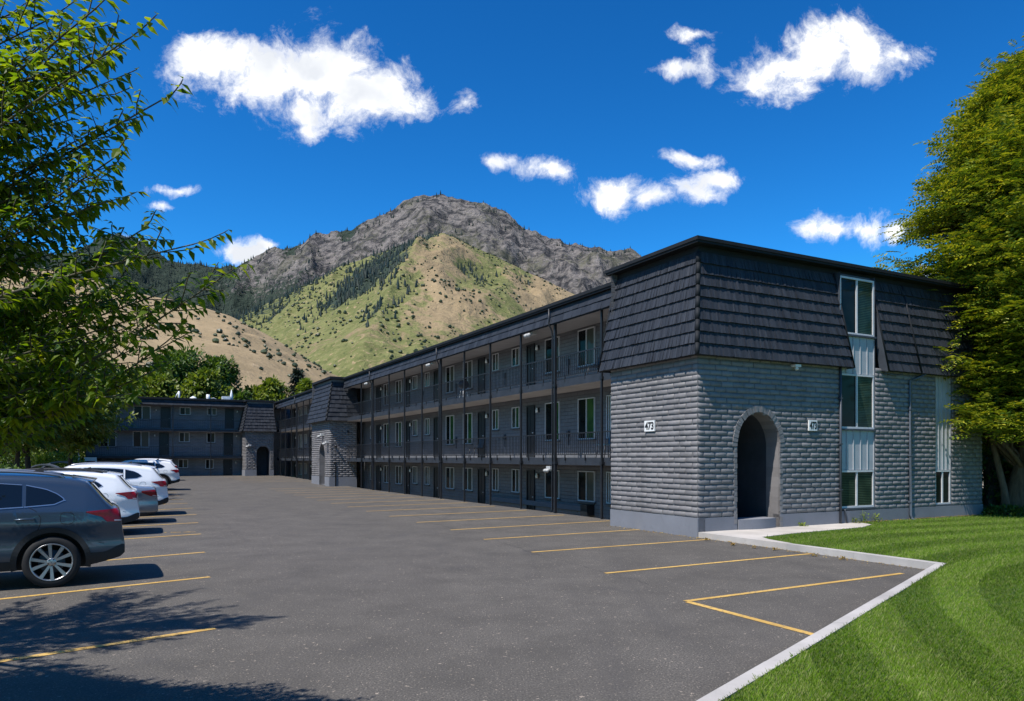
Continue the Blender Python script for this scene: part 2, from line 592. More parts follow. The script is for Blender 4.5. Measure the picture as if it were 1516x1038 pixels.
def mat_bark(name, col):
    m, t, b = new_mat(name)
    v = t.node('ShaderNodeTexCoord').outputs['Object']
    mp = t.node('ShaderNodeMapping'); mp.inputs['Scale'].default_value = (14, 14, 2.2)
    t.link(v, mp.inputs[0])
    n = t.noise(mp.outputs[0], 1.0, 6, 0.65, 0.5)
    c = t.mix(t.maprange(n, 0.3, 0.7), tuple(x * 0.5 for x in col), tuple(x * 1.35 for x in col))
    t.link(c, b.inputs['Base Color'])
    b.inputs['Roughness'].default_value = 0.9
    bn = t.node('ShaderNodeBump'); bn.inputs['Strength'].default_value = 0.9; bn.inputs['Distance'].default_value = 0.04
    t.link(n, bn.inputs['Height']); t.link(bn.outputs[0], b.inputs['Normal'])
    return m


def mat_carpaint(name, col, metal=0.6, rough=0.32):
    m, t, b = new_mat(name)
    v = t.node('ShaderNodeTexCoord').outputs['Object']
    n = t.noise(v, 220, 2, 0.5)
    c = t.mix(t.maprange(n, 0.3, 0.7), tuple(x * 0.92 for x in col), tuple(min(1, x * 1.06) for x in col))
    t.link(c, b.inputs['Base Color'])
    b.inputs['Metallic'].default_value = metal
    b.inputs['Roughness'].default_value = rough
    b.inputs['Coat Weight'].default_value = 1.0
    b.inputs['Coat Roughness'].default_value = 0.03
    return m


M['brick'] = mat_paint_brick()
M['wall'] = mat_wall_brick(SHADED_PAINT)
M['wall_far'] = mat_wall_brick(tuple(x * 1.5 for x in SHADED_PAINT))  # same paint again, colour lightened to lift the far wall's shade
M['mortar'] = mat_basic('painted_joint', (0.10, 0.10, 0.105), .8, .2, 8)
M['fixture'] = mat_basic('shaded_fixture', (0.42, 0.42, 0.41), .5, .1, 5)  # white lamp housings, greyed to carry their shade in the colour
M['plinth'] = mat_concrete('painted_plinth', (0.175, 0.182, 0.205), 0.14)
M['shingle'] = mat_shingle()
M['cap'] = mat_basic('roof_edge_metal', (0.014, 0.016, 0.019), 0.7, 0.2, 3.0, spec=0.2)
M['passage'] = mat_basic('passage_shade', (0.045, 0.050, 0.060), 0.7, 0.25, 2.0, 0.4, 9.0)  # inner walls coloured near black to stand for the passage's deep shade
M['slab_edge'] = mat_basic('slab_edge_paint', (0.026, 0.031, 0.040), 0.55, 0.2, 3.0)
M['trim'] = mat_basic('dark_trim', (0.050, 0.058, 0.072), 0.5, 0.2, 3.0)
M['black_metal'] = mat_basic('black_metal', (0.014, 0.016, 0.020), 0.45, 0.25, 4.0)
M['door'] = mat_basic('door_paint', (0.012, 0.014, 0.017), 0.4, 0.3, 3.0)
M['frame'] = mat_basic('window_aluminium', (0.52, 0.52, 0.53), 0.45, 0.12, 5.0, spec=0.5)
M['panel'] = mat_basic('ribbed_panel', (0.36, 0.375, 0.395), 0.5, 0.1, 2.5)
M['soffit'] = mat_basic('soffit', (0.30, 0.28, 0.265), 0.8, 0.15, 1.2)
M['soffit_light'] = mat_basic('soffit_board', (0.40, 0.36, 0.32), 0.8, 0.15, 1.2)
M['slab_top'] = mat_concrete('walkway_concrete', (0.34, 0.34, 0.35))
M['concrete'] = mat_concrete('pale_concrete', (0.43, 0.395, 0.36), .25)
M['kerb'] = mat_concrete('kerb_concrete', (0.40, 0.375, 0.35), .25)
M['asphalt'] = mat_asphalt()
M['line'] = mat_line()
M['lawn'] = mat_lawn()
M['grass'] = mat_grass()
M['glass'] = mat_glass('window_glass', 'dark')
M['blind'] = mat_glass('window_blind', 'blind')
M['curtain'] = mat_glass('window_curtain', 'curtain')
M['drape'] = mat_glass('window_drape', 'drape')
M['white'] = mat_basic('white_plastic', (0.72, 0.72, 0.70), 0.5, 0.1, 4.0)
M['white_metal'] = mat_basic('white_sheet_metal', (0.62, 0.64, 0.66), 0.4, 0.15, 3.0)
M['black_num'] = mat_basic('numeral_black', (0.012, 0.012, 0.013), 0.5, 0.1)
M['galv'] = mat_basic('grey_pipe', (0.085, 0.10, 0.125), 0.45, 0.15, 6.0)
M['lens'] = mat_basic('lamp_lens', (0.75, 0.75, 0.72), 0.2, 0.05)
M['dirt'] = mat_concrete('dry_ground', (0.22, 0.19, 0.13))
M['bark_dark'] = mat_bark('bark_dark', (0.045, 0.036, 0.028))
M['bark_brown'] = mat_bark('bark_brown', (0.15, 0.10, 0.068))
M['rubber'] = mat_basic('tyre_rubber', (0.013, 0.013, 0.014), 0.8, 0.2, 8.0)
M['cladding'] = mat_basic('black_cladding', (0.016, 0.017, 0.019), 0.6, 0.15, 8.0)
M['alloy'] = mat_basic('alloy_rim', (0.40, 0.40, 0.41), 0.33, 0.05, 8.0, metal=0.85)
M['chrome'] = mat_basic('chrome', (0.55, 0.55, 0.56), 0.32, 0.0, metal=1.0)
M['car_glass'] = mat_basic('car_glass', (0.006, 0.008, 0.010), 0.03, 0.0, spec=0.6)
M['tail_red'] = mat_basic('tail_light_red', (0.22, 0.006, 0.010), 0.22, 0.2, 20.0, spec=0.35)
M['tail_clear'] = mat_basic('tail_light_clear', (0.55, 0.45, 0.45), 0.2, 0.1, 30.0)
M['seam'] = mat_basic('panel_gap', (0.004, 0.004, 0.005), 0.8, 0.0)
M['paint_slate'] = mat_carpaint('paint_slate', (0.048, 0.070, 0.100), 0.5, 0.30)
M['paint_white'] = mat_carpaint('paint_white', (0.74, 0.75, 0.77), 0.0, 0.35)
M['paint_grey'] = mat_carpaint('paint_grey', (0.16, 0.20, 0.25), 0.5, 0.32)
M['paint_black'] = mat_carpaint('paint_black', (0.02, 0.025, 0.035), 0.2, 0.3)


# ================================================================== SETTING
def gp(px, py, z=0.0):
    """ground point (local frame of the building) seen at a place of the photograph"""
    Y = 1096.0 * (CAM_H - z) / (py - 678.0)
    return W2L((px - 758.0) / 1096.0 * Y, Y)


# open land round the site, as a frame round the sunken walkway beside the building
def ring_ground():
    xs = [-6000, 1.15, 16.0, 6000]; ys = [-6000, 3.4, 59.5, 6000]
    mb = MB()
    for i in range(3):
        for j in range(3):
            if i == 1 and j == 1: continue
            mb.face([L2W(xs[i], ys[j], -0.05), L2W(xs[i + 1], ys[j], -0.05), L2W(xs[i + 1], ys[j + 1], -0.05), L2W(xs[i], ys[j + 1], -0.05)])
    mb.face([L2W(1.15, 3.4, -0.62), L2W(16, 3.4, -0.62), L2W(16, 59.5, -0.62), L2W(1.15, 59.5, -0.62)])
    return mb.build('ground', M['dirt'])


tag(ring_ground(), kind='structure')

mb = MB()
gx = [-17.2, -14, -11, -8, -5, -2, 0.0, 1.15]
gy = [-30, -20, -14, -10, -6, -3, 0, 3.45] + [3.45 + 2.2 * k for k in range(1, 26)]
for i in range(len(gx) - 1):
    for j in range(len(gy) - 1):
        if gx[i] >= 0 and gy[j] < 3.4: continue
        x0, x1, y0, y1 = gx[i], gx[i + 1], gy[j], gy[j + 1]
        mb.face([L2W(x0, y0, lot_z(y0)), L2W(x1, y0, lot_z(y0)), L2W(x1, y1, lot_z(y1)), L2W(x0, y1, lot_z(y1))])
for j in range(len(gy) - 1):                # retaining edge of the lot along the sunken walkway
    if gy[j] < 3.4: continue
    y0, y1 = gy[j], gy[j + 1]
    mb.face([L2W(1.15, y0, lot_z(y0)), L2W(1.15, y0, -0.65), L2W(1.15, y1, -0.65), L2W(1.15, y1, lot_z(y1))])
tag(mb.build('parking_lot', M['asphalt']), kind='structure')


# painted stall lines
def line_strip(x0, y0, x1, y1, wd=0.09, n=10):
    mb = MB()
    dx, dy = x1 - x0, y1 - y0
    L = math.hypot(dx, dy); nx, ny = -dy / L * wd / 2, dx / L * wd / 2
    for k in range(n):
        a, b = k / n, (k + 1) / n
        xa, ya, xb, yb = x0 + dx * a, y0 + dy * a, x0 + dx * b, y0 + dy * b
        mb.face([L2W(xa - nx, ya - ny, lot_z(ya) + .005), L2W(xb - nx, yb - ny, lot_z(yb) + .005),
                 L2W(xb + nx, yb + ny, lot_z(yb) + .005), L2W(xa + nx, ya + ny, lot_z(ya) + .005)])
    return tag(mb.build('parking_line', M['line']), kind='structure')


line_strip(-5.42, -5.77, -0.80, -5.62)
line_strip(-5.42, -5.82, -5.46, -7.86, 0.10)
line_strip(-4.99, -3.38, -0.10, -3.25)
line_strip(-4.72, -0.52, -0.05, -0.43)
line_strip(-4.56, 1.96, -0.03, 2.16)
yr = 4.35
k = 0
while yr < 55:
    if not (33.0 < yr < 39.5):
        line_strip(-4.35 + 0.02 * k, yr, 0.86, yr + 0.35)
    yr += 2.5; k += 1
# stalls under the cars, at a slant
SL = R(42) - TH
LEFT_ENDS = [(-10.62, -0.80), (-10.38, 2.49), (-10.10, 6.28), (-9.86, 9.72), (-9.62, 13.05)]
LEFT_ENDS += [(-9.45 + 0.07 * i, 16.4 + 3.3 * i) for i in range(8)]
line_strip(-16.6, -6.0, -10.95, -4.55, 0.10)
for (x, y) in LEFT_ENDS:
    line_strip(x - 5.9 * math.cos(SL), y - 5.9 * math.sin(SL), x, y, 0.10)
line_strip(-16.8, -10.6, -11.3, -9.1, 0.10)


# cracks in the paving, as thin dark sealed seams
def crack(pts, wd, seed):
    rr = random.Random(seed)
    P = []
    for i in range(len(pts) - 1):
        (xa, ya), (xb, yb) = pts[i], pts[i + 1]
        for k in range(14):
            t = k / 14
            P.append((xa + (xb - xa) * t + rr.uniform(-.05, .05), ya + (yb - ya) * t + rr.uniform(-.05, .05)))
    mb = MB()
    for (a, b) in zip(P, P[1:]):
        dx, dy = b[0] - a[0], b[1] - a[1]; L = math.hypot(dx, dy) + 1e-6
        w1 = wd * rr.uniform(.4, 1.1)
        nx, ny = -dy / L * w1, dx / L * w1
        z0, z1 = lot_z(a[1]) + .004, lot_z(b[1]) + .004
        mb.face([L2W(a[0] - nx, a[1] - ny, z0), L2W(b[0] - nx, b[1] - ny, z1), L2W(b[0] + nx, b[1] + ny, z1), L2W(a[0] + nx, a[1] + ny, z0)])
    return tag(mb.build('paving_crack', M['crack']), kind='structure')


M['crack'] = mat_basic('crack_filler', (0.030, 0.029, 0.030), 0.7, 0.2, 5.0)
crack([gp(312, 757), gp(350, 790), gp(385, 822)], 0.003, 1)
crack([gp(735, 801), gp(800, 822), gp(905, 850), gp(985, 872)], 0.004, 2)
crack([gp(255, 750), gp(310, 755), gp(420, 757)], 0.006, 3)
crack([gp(560, 742), gp(640, 775), gp(700, 790)], 0.004, 4)

# kerb and path
AX, AY = -0.05, -5.70
DX, DY = -0.9230, -0.3848
NX, NY = 0.3848, -0.9230
KW = 0.135
t_ = (0.115 - (AX + NX * KW)) / DX
KC = (0.115, AY + NY * KW + DY * t_)
FAR = 34.0
mb = MB()
KZ = 0.125


def prism(mb, poly, z0, z1, mi=0):
    n = len(poly)
    mb.face([L2W(x, y, z1) for x, y in poly], mi)
    for i in range(n):
        a, b = poly[i], poly[(i + 1) % n]
        mb.face([L2W(*a, z0), L2W(*b, z0), L2W(*b, z1), L2W(*a, z1)], mi)


def kerb_run(p0, p1, q0, q1, n):
    """row of cast kerb stones between an inner line p and an outer line q"""
    L_ = math.hypot(p1[0] - p0[0], p1[1] - p0[1])
    for k in range(n):
        a, b = k / n, (k + 1) / n - 0.004 / L_
        P = lambda s, t: (s[0] + (t[0] - s[0]) * a, s[1] + (t[1] - s[1]) * a)
        Q = lambda s, t: (s[0] + (t[0] - s[0]) * b, s[1] + (t[1] - s[1]) * b)
        m2 = MB()
        jz = KZ + random.uniform(-.002, .002)
        prism(mb, [P(p0, p1), Q(p0, p1), Q(q0, q1), P(q0, q1)], -0.04, jz)


kerb_run((AX, AY), (AX + DX * FAR, AY + DY * FAR), KC, (AX + NX * KW + DX * FAR, AY + NY * KW + DY * FAR), 18)
kerb_run((-0.01, -2.6), (AX, AY), (0.125, -2.6), KC, 2)
ko = mb.build('kerb', M['kerb'])
ko.data.validate()
bv = ko.modifiers.new('soft_edges', 'BEVEL'); bv.width = 0.010; bv.segments = 2; bv.limit_method = 'ANGLE'
tag(ko, kind='structure')

PATH = [(-0.005, -0.005), (-0.01, -2.597), (0.135, -2.597), (.30, -1.85), (.51, -1.46), (1.89, -1.21), (4.47, -0.98), (5.35, -0.6), (5.62, -0.005)]
mb = MB()
prism(mb, PATH, -0.04, KZ + 0.004)
po = mb.build('path', M['concrete'])
bv = po.modifiers.new('soft_edges', 'BEVEL'); bv.width = 0.012; bv.segments = 2; bv.limit_method = 'ANGLE'
tag(po, kind='structure')

# lawn
LZ = 0.108
mb = MB()
qf = (AX + NX * (KW - .01) + DX * FAR, AY + NY * (KW - .01) + DY * FAR)
mb.face([L2W(*p, LZ) for p in [qf, (KC[0] - .01, KC[1]), (0.10, -0.01), (11.3, -0.01), (11.3, 3.0), (60, 3.0), (60, -70), (-70, -70)]])
tag(mb.build('lawn', M['lawn']), kind='structure')


def in_poly(x, y, poly):
    c = np.zeros(x.shape, bool); n = len(poly)
    for i in range(n):
        x0, y0 = poly[i]; x1, y1 = poly[(i + 1) % n]
        cond = ((y0 > y) != (y1 > y)) & (x < (x1 - x0) * (y - y0) / (y1 - y0 + 1e-12) + x0)
        c ^= cond
    return c


def lawn_points(n, y0, y1, lo_px, hi_px, power):
    """world points on the lawn, thinning with distance"""
    t = rng.random(n)
    Y = (y0 ** power + t * (y1 ** power - y0 ** power)) ** (1 / power)
    a = (lo_px - 758) / 1096 + rng.random(n) * (hi_px - lo_px) / 1096
    X = a * Y
    dx, dy = X - CX, Y - CY
    lx = dx * VX[0] + dy * VX[1]; ly = dx * UX[0] + dy * UX[1]
    sd = (lx - AX) * NX + (ly - AY) * NY
    ok = ((sd > KW - 0.02 + rng.random(n) * .03) & (ly < KC[1] + 4)) | ((lx > 0.105 + rng.random(n) * .03) & (ly < -0.03) & (ly > -6))
    ok &= ~((ly > -0.03) & (lx < 11.35)) & ~((lx < 0.10) & (sd < KW - .02))
    grow = [(x + (0.02 if x > .1 else 0), y - 0.015) for x, y in PATH]
    ok &= ~in_poly(lx, ly, grow)
    return X[ok], Y[ok]


Xa, Ya = lawn_points(420000, 4.9, 26, 930, 1620, 0.5)
N = len(Xa)
pos = np.stack([Xa, Ya, np.full(N, LZ - .004)], 1)
ang = rng.random(N) * 2 * math.pi
dcen = np.hypot(Xa - 18.0, Ya - 2.0)
band = np.sign(np.sin(dcen * 5.2 + 1.5 * np.sin(Xa * .7)))
lean = 0.25 + 0.55 * rng.random(N)
fw = np.stack([np.cos(ang) * lean + band * .22 * (-(Ya - 2) / dcen), np.sin(ang) * lean + band * .22 * ((Xa - 18) / dcen), np.ones(N)], 1)
upv = np.stack([np.cos(ang + 1.4), np.sin(ang + 1.4), np.zeros(N) + .1], 1)
hgt = (0.028 + 0.022 * rng.random(N) ** 1.5 + .03 * (rng.random(N) > .988)) * (1 + 0.25 * (Ya > 10))
tv = [(-.075, 0, 0), (.075, 0, 0), (.055, .6, .03), (-.055, .6, .03), (.012, 1, .14), (-.012, 1, .14)]
go = leaf_cloud('lawn_grass', tv, [(0, 1, 2, 3), (3, 2, 4, 5)], pos, fw, upv, hgt, M['grass'])
tag(go, 'mown green turf beside the kerb and the end wall', 'grass', kind='stuff')


# ------------------------------------------------------------------ mountains
def curve(pts):
    xs = [p[0] for p in pts]; ys = [p[1] for p in pts]
    return lambda x: float(np.interp(x, xs, ys))


def mat_mountain(name, kind):
    m, t, b = new_mat(name)
    v = t.node('ShaderNodeTexCoord').outputs['Object']
    at = t.node('ShaderNodeVertexColor'); at.layer_name = 'zone'
    s = t.node('ShaderNodeSeparateColor'); t.link(at.outputs[0], s.inputs[0])
    k = {'far': 1.0, 'mid': 1.6, 'near': 4.5}[kind]
    n1 = t.noise(v, 0.004 * k, 9, 0.65)
    n2 = t.noise(v, 0.022 * k, 7, 0.65, 0.8)
    n3 = t.noise(v, 0.07 * k, 5, 0.65)
    # rock: grey slabs, dark clefts, pale scree
    rock = t.mix(t.maprange(n2, 0.42, 0.58), (0.046, 0.046, 0.050), (0.225, 0.202, 0.188))
    rock = t.mix(t.maprange(n3, 0.55, 0.72, 0, 0.7), rock, (0.30, 0.265, 0.235))
    rock = t.mix(t.maprange(n3, 0.30, 0.42, 0.75, 0), rock, (0.040, 0.048, 0.044))
    tan = t.mix(t.maprange(n1, 0.3, 0.7), (0.225, 0.170, 0.098), (0.35, 0.26, 0.150))
    tan = t.mix(t.maprange(n2, 0.55, 0.75, 0, 0.55), tan, (0.48, 0.36, 0.23))
    tan = t.mix(t.maprange(n3, 0.58, 0.72, 0, 0.45), tan, (0.21, 0.15, 0.08))
    grn = t.mix(t.maprange(n2, 0.35, 0.65), (0.110, 0.125, 0.042), (0.195, 0.195, 0.078))
    grn = t.mix(t.maprange(n3, 0.57, 0.66, 0, 0.9), grn, (0.36, 0.26, 0.155))
    grn = t.mix(t.maprange(n3, 0.30, 0.43, 0.85, 0), grn, (0.045, 0.065, 0.028))
    fst = t.mix(n3, (0.020, 0.034, 0.027), (0.058, 0.076, 0.056))
    rock = t.mix(t.maprange(t.math('ADD', n1, t.math('MULTIPLY_ADD', n3, .5, -.25)), .49, .62, 0, .6), rock, (0.098, 0.102, 0.056))
    c = t.mix(t.maprange(t.math('ADD', s.outputs[0], t.math('MULTIPLY_ADD', n2, .8, -.4)), 0.35, 0.65), rock, tan)
    c = t.mix(t.maprange(t.math('ADD', s.outputs[1], t.math('MULTIPLY_ADD', t.math('ADD', t.math('MULTIPLY', n2, .6), t.math('MULTIPLY', n1, .5)), 2.2, -1.21)), 0.40, 0.60), c, grn)
    c = t.mix(t.maprange(t.math('ADD', s.outputs[2], t.math('MULTIPLY_ADD', n3, 1.3, -.65)), 0.44, 0.56), c, fst)
    t.link(c, b.inputs['Base Color'])
    b.inputs['Roughness'].default_value = 0.95
    b.inputs['Specular IOR Level'].default_value = 0.1
    bn = t.node('ShaderNodeBump'); bn.inputs['Strength'].default_value = 0.9
    bn.inputs['Distance'].default_value = {'far': 40.0, 'mid': 12.0, 'near': 2.0}[kind]
    t.link(t.math('ADD', n2, t.math('MULTIPLY', n3, .4)), bn.inputs['Height']); t.link(bn.outputs[0], b.inputs['Normal'])
    return m


def terrain(name, px0, px1, na, rows, zfun, mat):
    """rows: distances; zfun(px, Y, k) -> (z, (tan, green, forest))"""
    nr = len(rows)
    V = np.zeros((nr * na, 3)); C = np.zeros((nr * na, 4)); C[:, 3] = 1
    i = 0
    for j, Y in enumerate(rows):
        for k in range(na):
            px = px0 + (px1 - px0) * k / (na - 1)
            X = (px - 758) / 1096 * Y
            z, zn = zfun(px, X, Y)
            V[i] = (X, Y, z); C[i, :3] = zn
            i += 1
    idx = np.arange(nr * na).reshape(nr, na)
    F = np.stack([idx[:-1, :-1], idx[:-1, 1:], idx[1:, 1:], idx[1:, :-1]], -1).reshape(-1, 4)
    o = np_mesh(name, V, F, mat, smooth=True)
    ca = o.data.color_attributes.new('zone', 'FLOAT_COLOR', 'POINT')
    ca.data.foreach_set('color', C.ravel())
    tag(o, kind='structure')
    return o, V, C


def fbm(x, y, z=0.0, o=6):
    return mnoise.fractal(Vector((x, y, z)), 1.0, 2.1, o)


def rdg(x, y, z=0.0, o=6):
    return mnoise.ridged_multi_fractal(Vector((x, y, z)), 0.9, 2.1, o, 1.0, 2.0) - 1.1


c1 = curve([(-200, 330), (0, 352), (80, 380), (130, 366), (175, 345), (215, 368), (250, 383), (300, 386), (330, 390), (370, 382), (420, 362), (470, 350), (520, 332),
            (560, 318), (600, 301), (640, 291), (690, 293), (720, 308), (760, 330), (800, 348), (850, 361), (890, 364), (945, 377), (1000, 396), (1100, 425), (1300, 470), (1700, 520)])
Y0a, Y1a = 1500.0, 3000.0


def z_main(px, X, Y):
    s = (Y - Y0a) / (Y1a - Y0a)
    zc = CAM_H + (678 - c1(px)) / 1096 * Y1a
    if s <= 1:
        base = zc * max(0, s) ** 1.3
    else:
        base = zc * (1 - 1.1 * (s - 1))
    sm = max(0.0, min(1.0, s))
    g = rdg(X / 330 + 0.25 * fbm(X / 700, Y / 700, 3), Y / 900, 1.7)
    g2 = rdg(X / 110, Y / 260, 5.1, 5)
    f = fbm(X / 60, Y / 60, 9.0, 4)
    amp = sm * (1.0 - 0.72 * sstep(.8, 1.0, sm))
    z = base + amp * (105 * g + 46 * g2) + 7 * f * sm
    # vegetation: conifers on the left ridge and in the clefts, thin green low down on the right
    left = sstep(560, 380, px)
    forest = 0.20 + .45 * sstep(-.2, -.6, g) + 0.52 * left * sstep(.25, .6, s) * (1 - .75 * sstep(.74, .84, s) * sstep(310, 400, px)) - 0.16 * g2 + 0.25 * sstep(0.75, 0.45, s) * left
    if px > 600: forest -= .02
    green = sstep(.72, .30, s) * sstep(640, 860, px) * 0.75
    return z, (0.08 + 0.15 * sstep(.6, 1, s), green, max(0, forest))


rows = list(np.linspace(1500, 2960, 128)) + list(np.linspace(2970, 3040, 8)) + list(np.linspace(3080, 3700, 8))
mtn, mV, mC = terrain('mountain', -200, 1250, 560, rows, z_main, mat_mountain('mountain_rock', 'far'))

c2 = curve([(-100, 520), (200, 498), (270, 486), (300, 480), (350, 466), (400, 449), (440, 428), (500, 397), (560, 373), (600, 358), (625, 351), (655, 346), (680, 356), (700, 364),
            (760, 391), (800, 412), (850, 437), (905, 466), (960, 496), (1040, 535), (1200, 590)])
ridge2 = curve([(0, 500), (.35, 560), (.6, 602), (.85, 640), (1, 655), (1.4, 660)])
Y0b, Y1b = 750.0, 2000.0


def z_spur(px, X, Y):
    s = (Y - Y0b) / (Y1b - Y0b)
    zc = CAM_H + (678 - c2(px)) / 1096 * Y1b
    sm = max(0.0, min(1.0, s))
    base = zc * sm ** 1.12 if s <= 1 else zc * (1 - 1.2 * (s - 1))
    rp = ridge2(sm)
    d = (px - rp) / 1096 * Y
    rb = 75 * math.exp(-abs(d) / 110) * 4 * sm * (1 - sm) * (1 if s < 1 else 0)
    g = rdg(X / 190 + .3 * fbm(X / 400, Y / 400, 2), Y / 620, 8.3)
    f = fbm(X / 45, Y / 45, 4.4, 4)
    amp = sm * (1 - .85 * sstep(.82, 1, sm))
    z = base + rb + amp * (44 * g) + 4.5 * f * sm * (1 - .6 * sstep(.85, 1, sm))
    n = fbm(X / 130, Y / 130, 7.7, 5)
    right = sstep(-110, 110, d + 90 * n)
    # right of the ridge dry grass with a green band, left of it green scrub
    gband = math.exp(-((d - (120 + 150 * (1 - sm))) / 70) ** 2) * .55
    green = (1 - right) * (.80 + .12 * sstep(.3, .6, s)) + right * (0.12 + gband + .42 * sstep(.50, .22, s)) + .42 * n
    # dark firs on the shaded side of the summit and down one ravine
    ff = math.exp(-((d + 60 + 130 * (1 - sm)) / (75 * (.4 + sm))) ** 2) * sstep(.42, .66, s) * 1.0
    ff += 0.6 * sstep(0.80, .97, s) * sstep(620, 420, px)
    ff += .45 * math.exp(-((d + 10) / 30) ** 2) * sstep(.2, .5, s)
    if d > -5: ff *= .15
    ff += .62 * sstep(-.25, -.6, g) * sstep(.05, .25, s) * sstep(1.0, .9, s)
    green += .35 * sstep(-.05, -.45, g)
    return z, (1.0, max(0, green), min(1, ff * (.75 + .6 * n)))


rows = list(np.linspace(750, 1970, 120)) + list(np.linspace(1978, 2030, 7)) + list(np.linspace(2060, 2500, 6))
spur, sV, sC = terrain('foothill', -120, 1220, 420, rows, z_spur, mat_mountain('foothill_slope', 'mid'))

c3 = curve([(-300, 350), (0, 392), (80, 400), (150, 418), (230, 440), (290, 451), (340, 466), (400, 499), (450, 529), (490, 552), (520, 566), (560, 590), (650, 640), (760, 678)])
Y0c, Y1c = 150.0, 620.0


def z_hill(px, X, Y):
    s = (Y - Y0c) / (Y1c - Y0c)
    zc = CAM_H + (678 - c3(px)) / 1096 * Y1c
    sm = max(0.0, min(1.0, s))
    base = zc * sm ** 1.1 if s <= 1 else zc * (1 - .5 * (s - 1))
    g = rdg(X / 90 + .3 * fbm(X / 160, Y / 160, 2), Y / 240, 3.3)
    f = fbm(X / 14, Y / 14, 6.4, 4)
    amp = sm * (1 - .8 * sstep(.8, 1, sm)) * sstep(0, 60, zc)
    z = base + amp * 6.5 * g + .8 * f * sm
    n = fbm(X / 40, Y / 40, 2.7, 5)
    return z, (1.0, .18 * n + .55 * sstep(.32, .12, s), 0.0)


rows = list(np.linspace(150, 605, 80)) + list(np.linspace(608, 640, 6)) + list(np.linspace(655, 900, 5))
hill, hV, hC = terrain('hill', -320, 740, 230, rows, z_hill, mat_mountain('hill_grass', 'near'))

M['shrub'] = mat_leaf('dark_shrub', [(0.018, 0.030, 0.014), (0.045, 0.065, 0.026)], 0.1)
M['fir'] = mat_leaf('fir_green', [(0.012, 0.022, 0.016), (0.028, 0.042, 0.028)], 0.05)
ICO = []
ph = (1 + 5 ** .5) / 2
for a in (-1, 1):
    for b in (-ph, ph):
        ICO += [(0, a, b), (a, b, 0), (b, 0, a)]
ICO = np.array(ICO) / math.hypot(1, ph)
ICOF = []
for i in range(12):
    for j in range(i + 1, 12):
        for k in range(j + 1, 12):
            if all(abs(np.linalg.norm(ICO[p] - ICO[q]) - 1.0515) < .02 for p, q in ((i, j), (j, k), (i, k))):
                nrm = np.cross(ICO[j] - ICO[i], ICO[k] - ICO[i])
                ICOF.append((i, j, k) if np.dot(nrm, ICO[i]) > 0 else (i, k, j))
SHRUB_T = ICO * np.array([1, 1, .75]) + np.array([0, 0, .45]) + rng.normal(0, .09, (12, 3))
CONE_T = [(0, 0, 1)] + [(0.20 * math.cos(a), .20 * math.sin(a), 0.02) for a in np.linspace(0, 2 * math.pi, 6)[:-1]]
CONE_F = [(0, 1 + k, 1 + (k + 1) % 5) for k in range(5)]


def scatter(name, V, na, nr, n, weight, smin, smax, tv, tf, mat, label, cat):
    """low bushes or firs standing on a terrain grid"""
    G = V.reshape(nr, na, 3)
    out = []; tries = 0
    while len(out) < n and tries < n * 30:
        tries += 1
        j = random.random() * (nr - 2); i = random.random() * (na - 2)
        j0, i0 = int(j), int(i)
        wgt = weight(j0 * na + i0)
        if random.random() > wgt: continue
        fj, fi = j - j0, i - i0
        p = G[j0, i0] * (1 - fj) * (1 - fi) + G[j0, i0 + 1] * (1 - fj) * fi + G[j0 + 1, i0] * fj * (1 - fi) + G[j0 + 1, i0 + 1] * fj * fi
        out.append(p)
    P = np.array(out); k = len(P)
    a = rng.random(k) * 6.28
    fw = np.stack([np.cos(a), np.sin(a), np.zeros(k)], 1)
    up_ = np.tile([0, 0, 1.0], (k, 1))
    sc = smin + (smax - smin) * rng.random(k) ** 2.2
    o = leaf_cloud(name, tv, tf, P, fw, up_, sc, mat)
    return tag(o, label, cat, kind='stuff')


def clump(V, i, s, thr):
    return 1.0 if fbm(V[i, 0] / s, V[i, 1] / s, 1.1, 3) > thr else .12


scatter('hill_shrubs', hV, 230, 91, 900, lambda i: clump(hV, i, 60, .15) * (hV[i, 1] / 620) ** 2 * (1 if hV[i, 1] > 230 else 0), 0.8, 2.3, SHRUB_T, ICOF, M['shrub'],
        'small dark bushes dotted over the dry tan hillside', 'bushes')
scatter('foothill_shrubs', sV, 420, 133, 4200, lambda i: (clump(sV, i, 150, .05)) * (sV[i, 1] / 2000) ** 1.5 * (1 if sV[i, 1] < 2010 else 0), 1.6, 4.2, SHRUB_T, ICOF, M['shrub'],
        'dark bushes scattered on the green and tan foothill', 'bushes')
scatter('foothill_firs', sV, 420, 133, 3200, lambda i: (sC[i, 2] ** 1.5) * (1 if sV[i, 1] < 2015 else 0), 8, 19, CONE_T, CONE_F, M['fir'],
        'dark firs in a band below the foothill summit', 'fir wood')
scatter('mountain_firs', mV, 560, 144, 5200, lambda i: (mC[i, 2] ** 2 + (.28 if mV[i, 1] > 2930 else 0)) * (mV[i, 1] / 3000) ** 2 * (1 if mV[i, 1] < 3035 else 0), 9, 21, CONE_T, CONE_F, M['fir'],
        'dark firs along the ridge and clefts of the mountain', 'fir wood')


# ================================================================== BUILDINGS
CAML = W2L(0, 0)


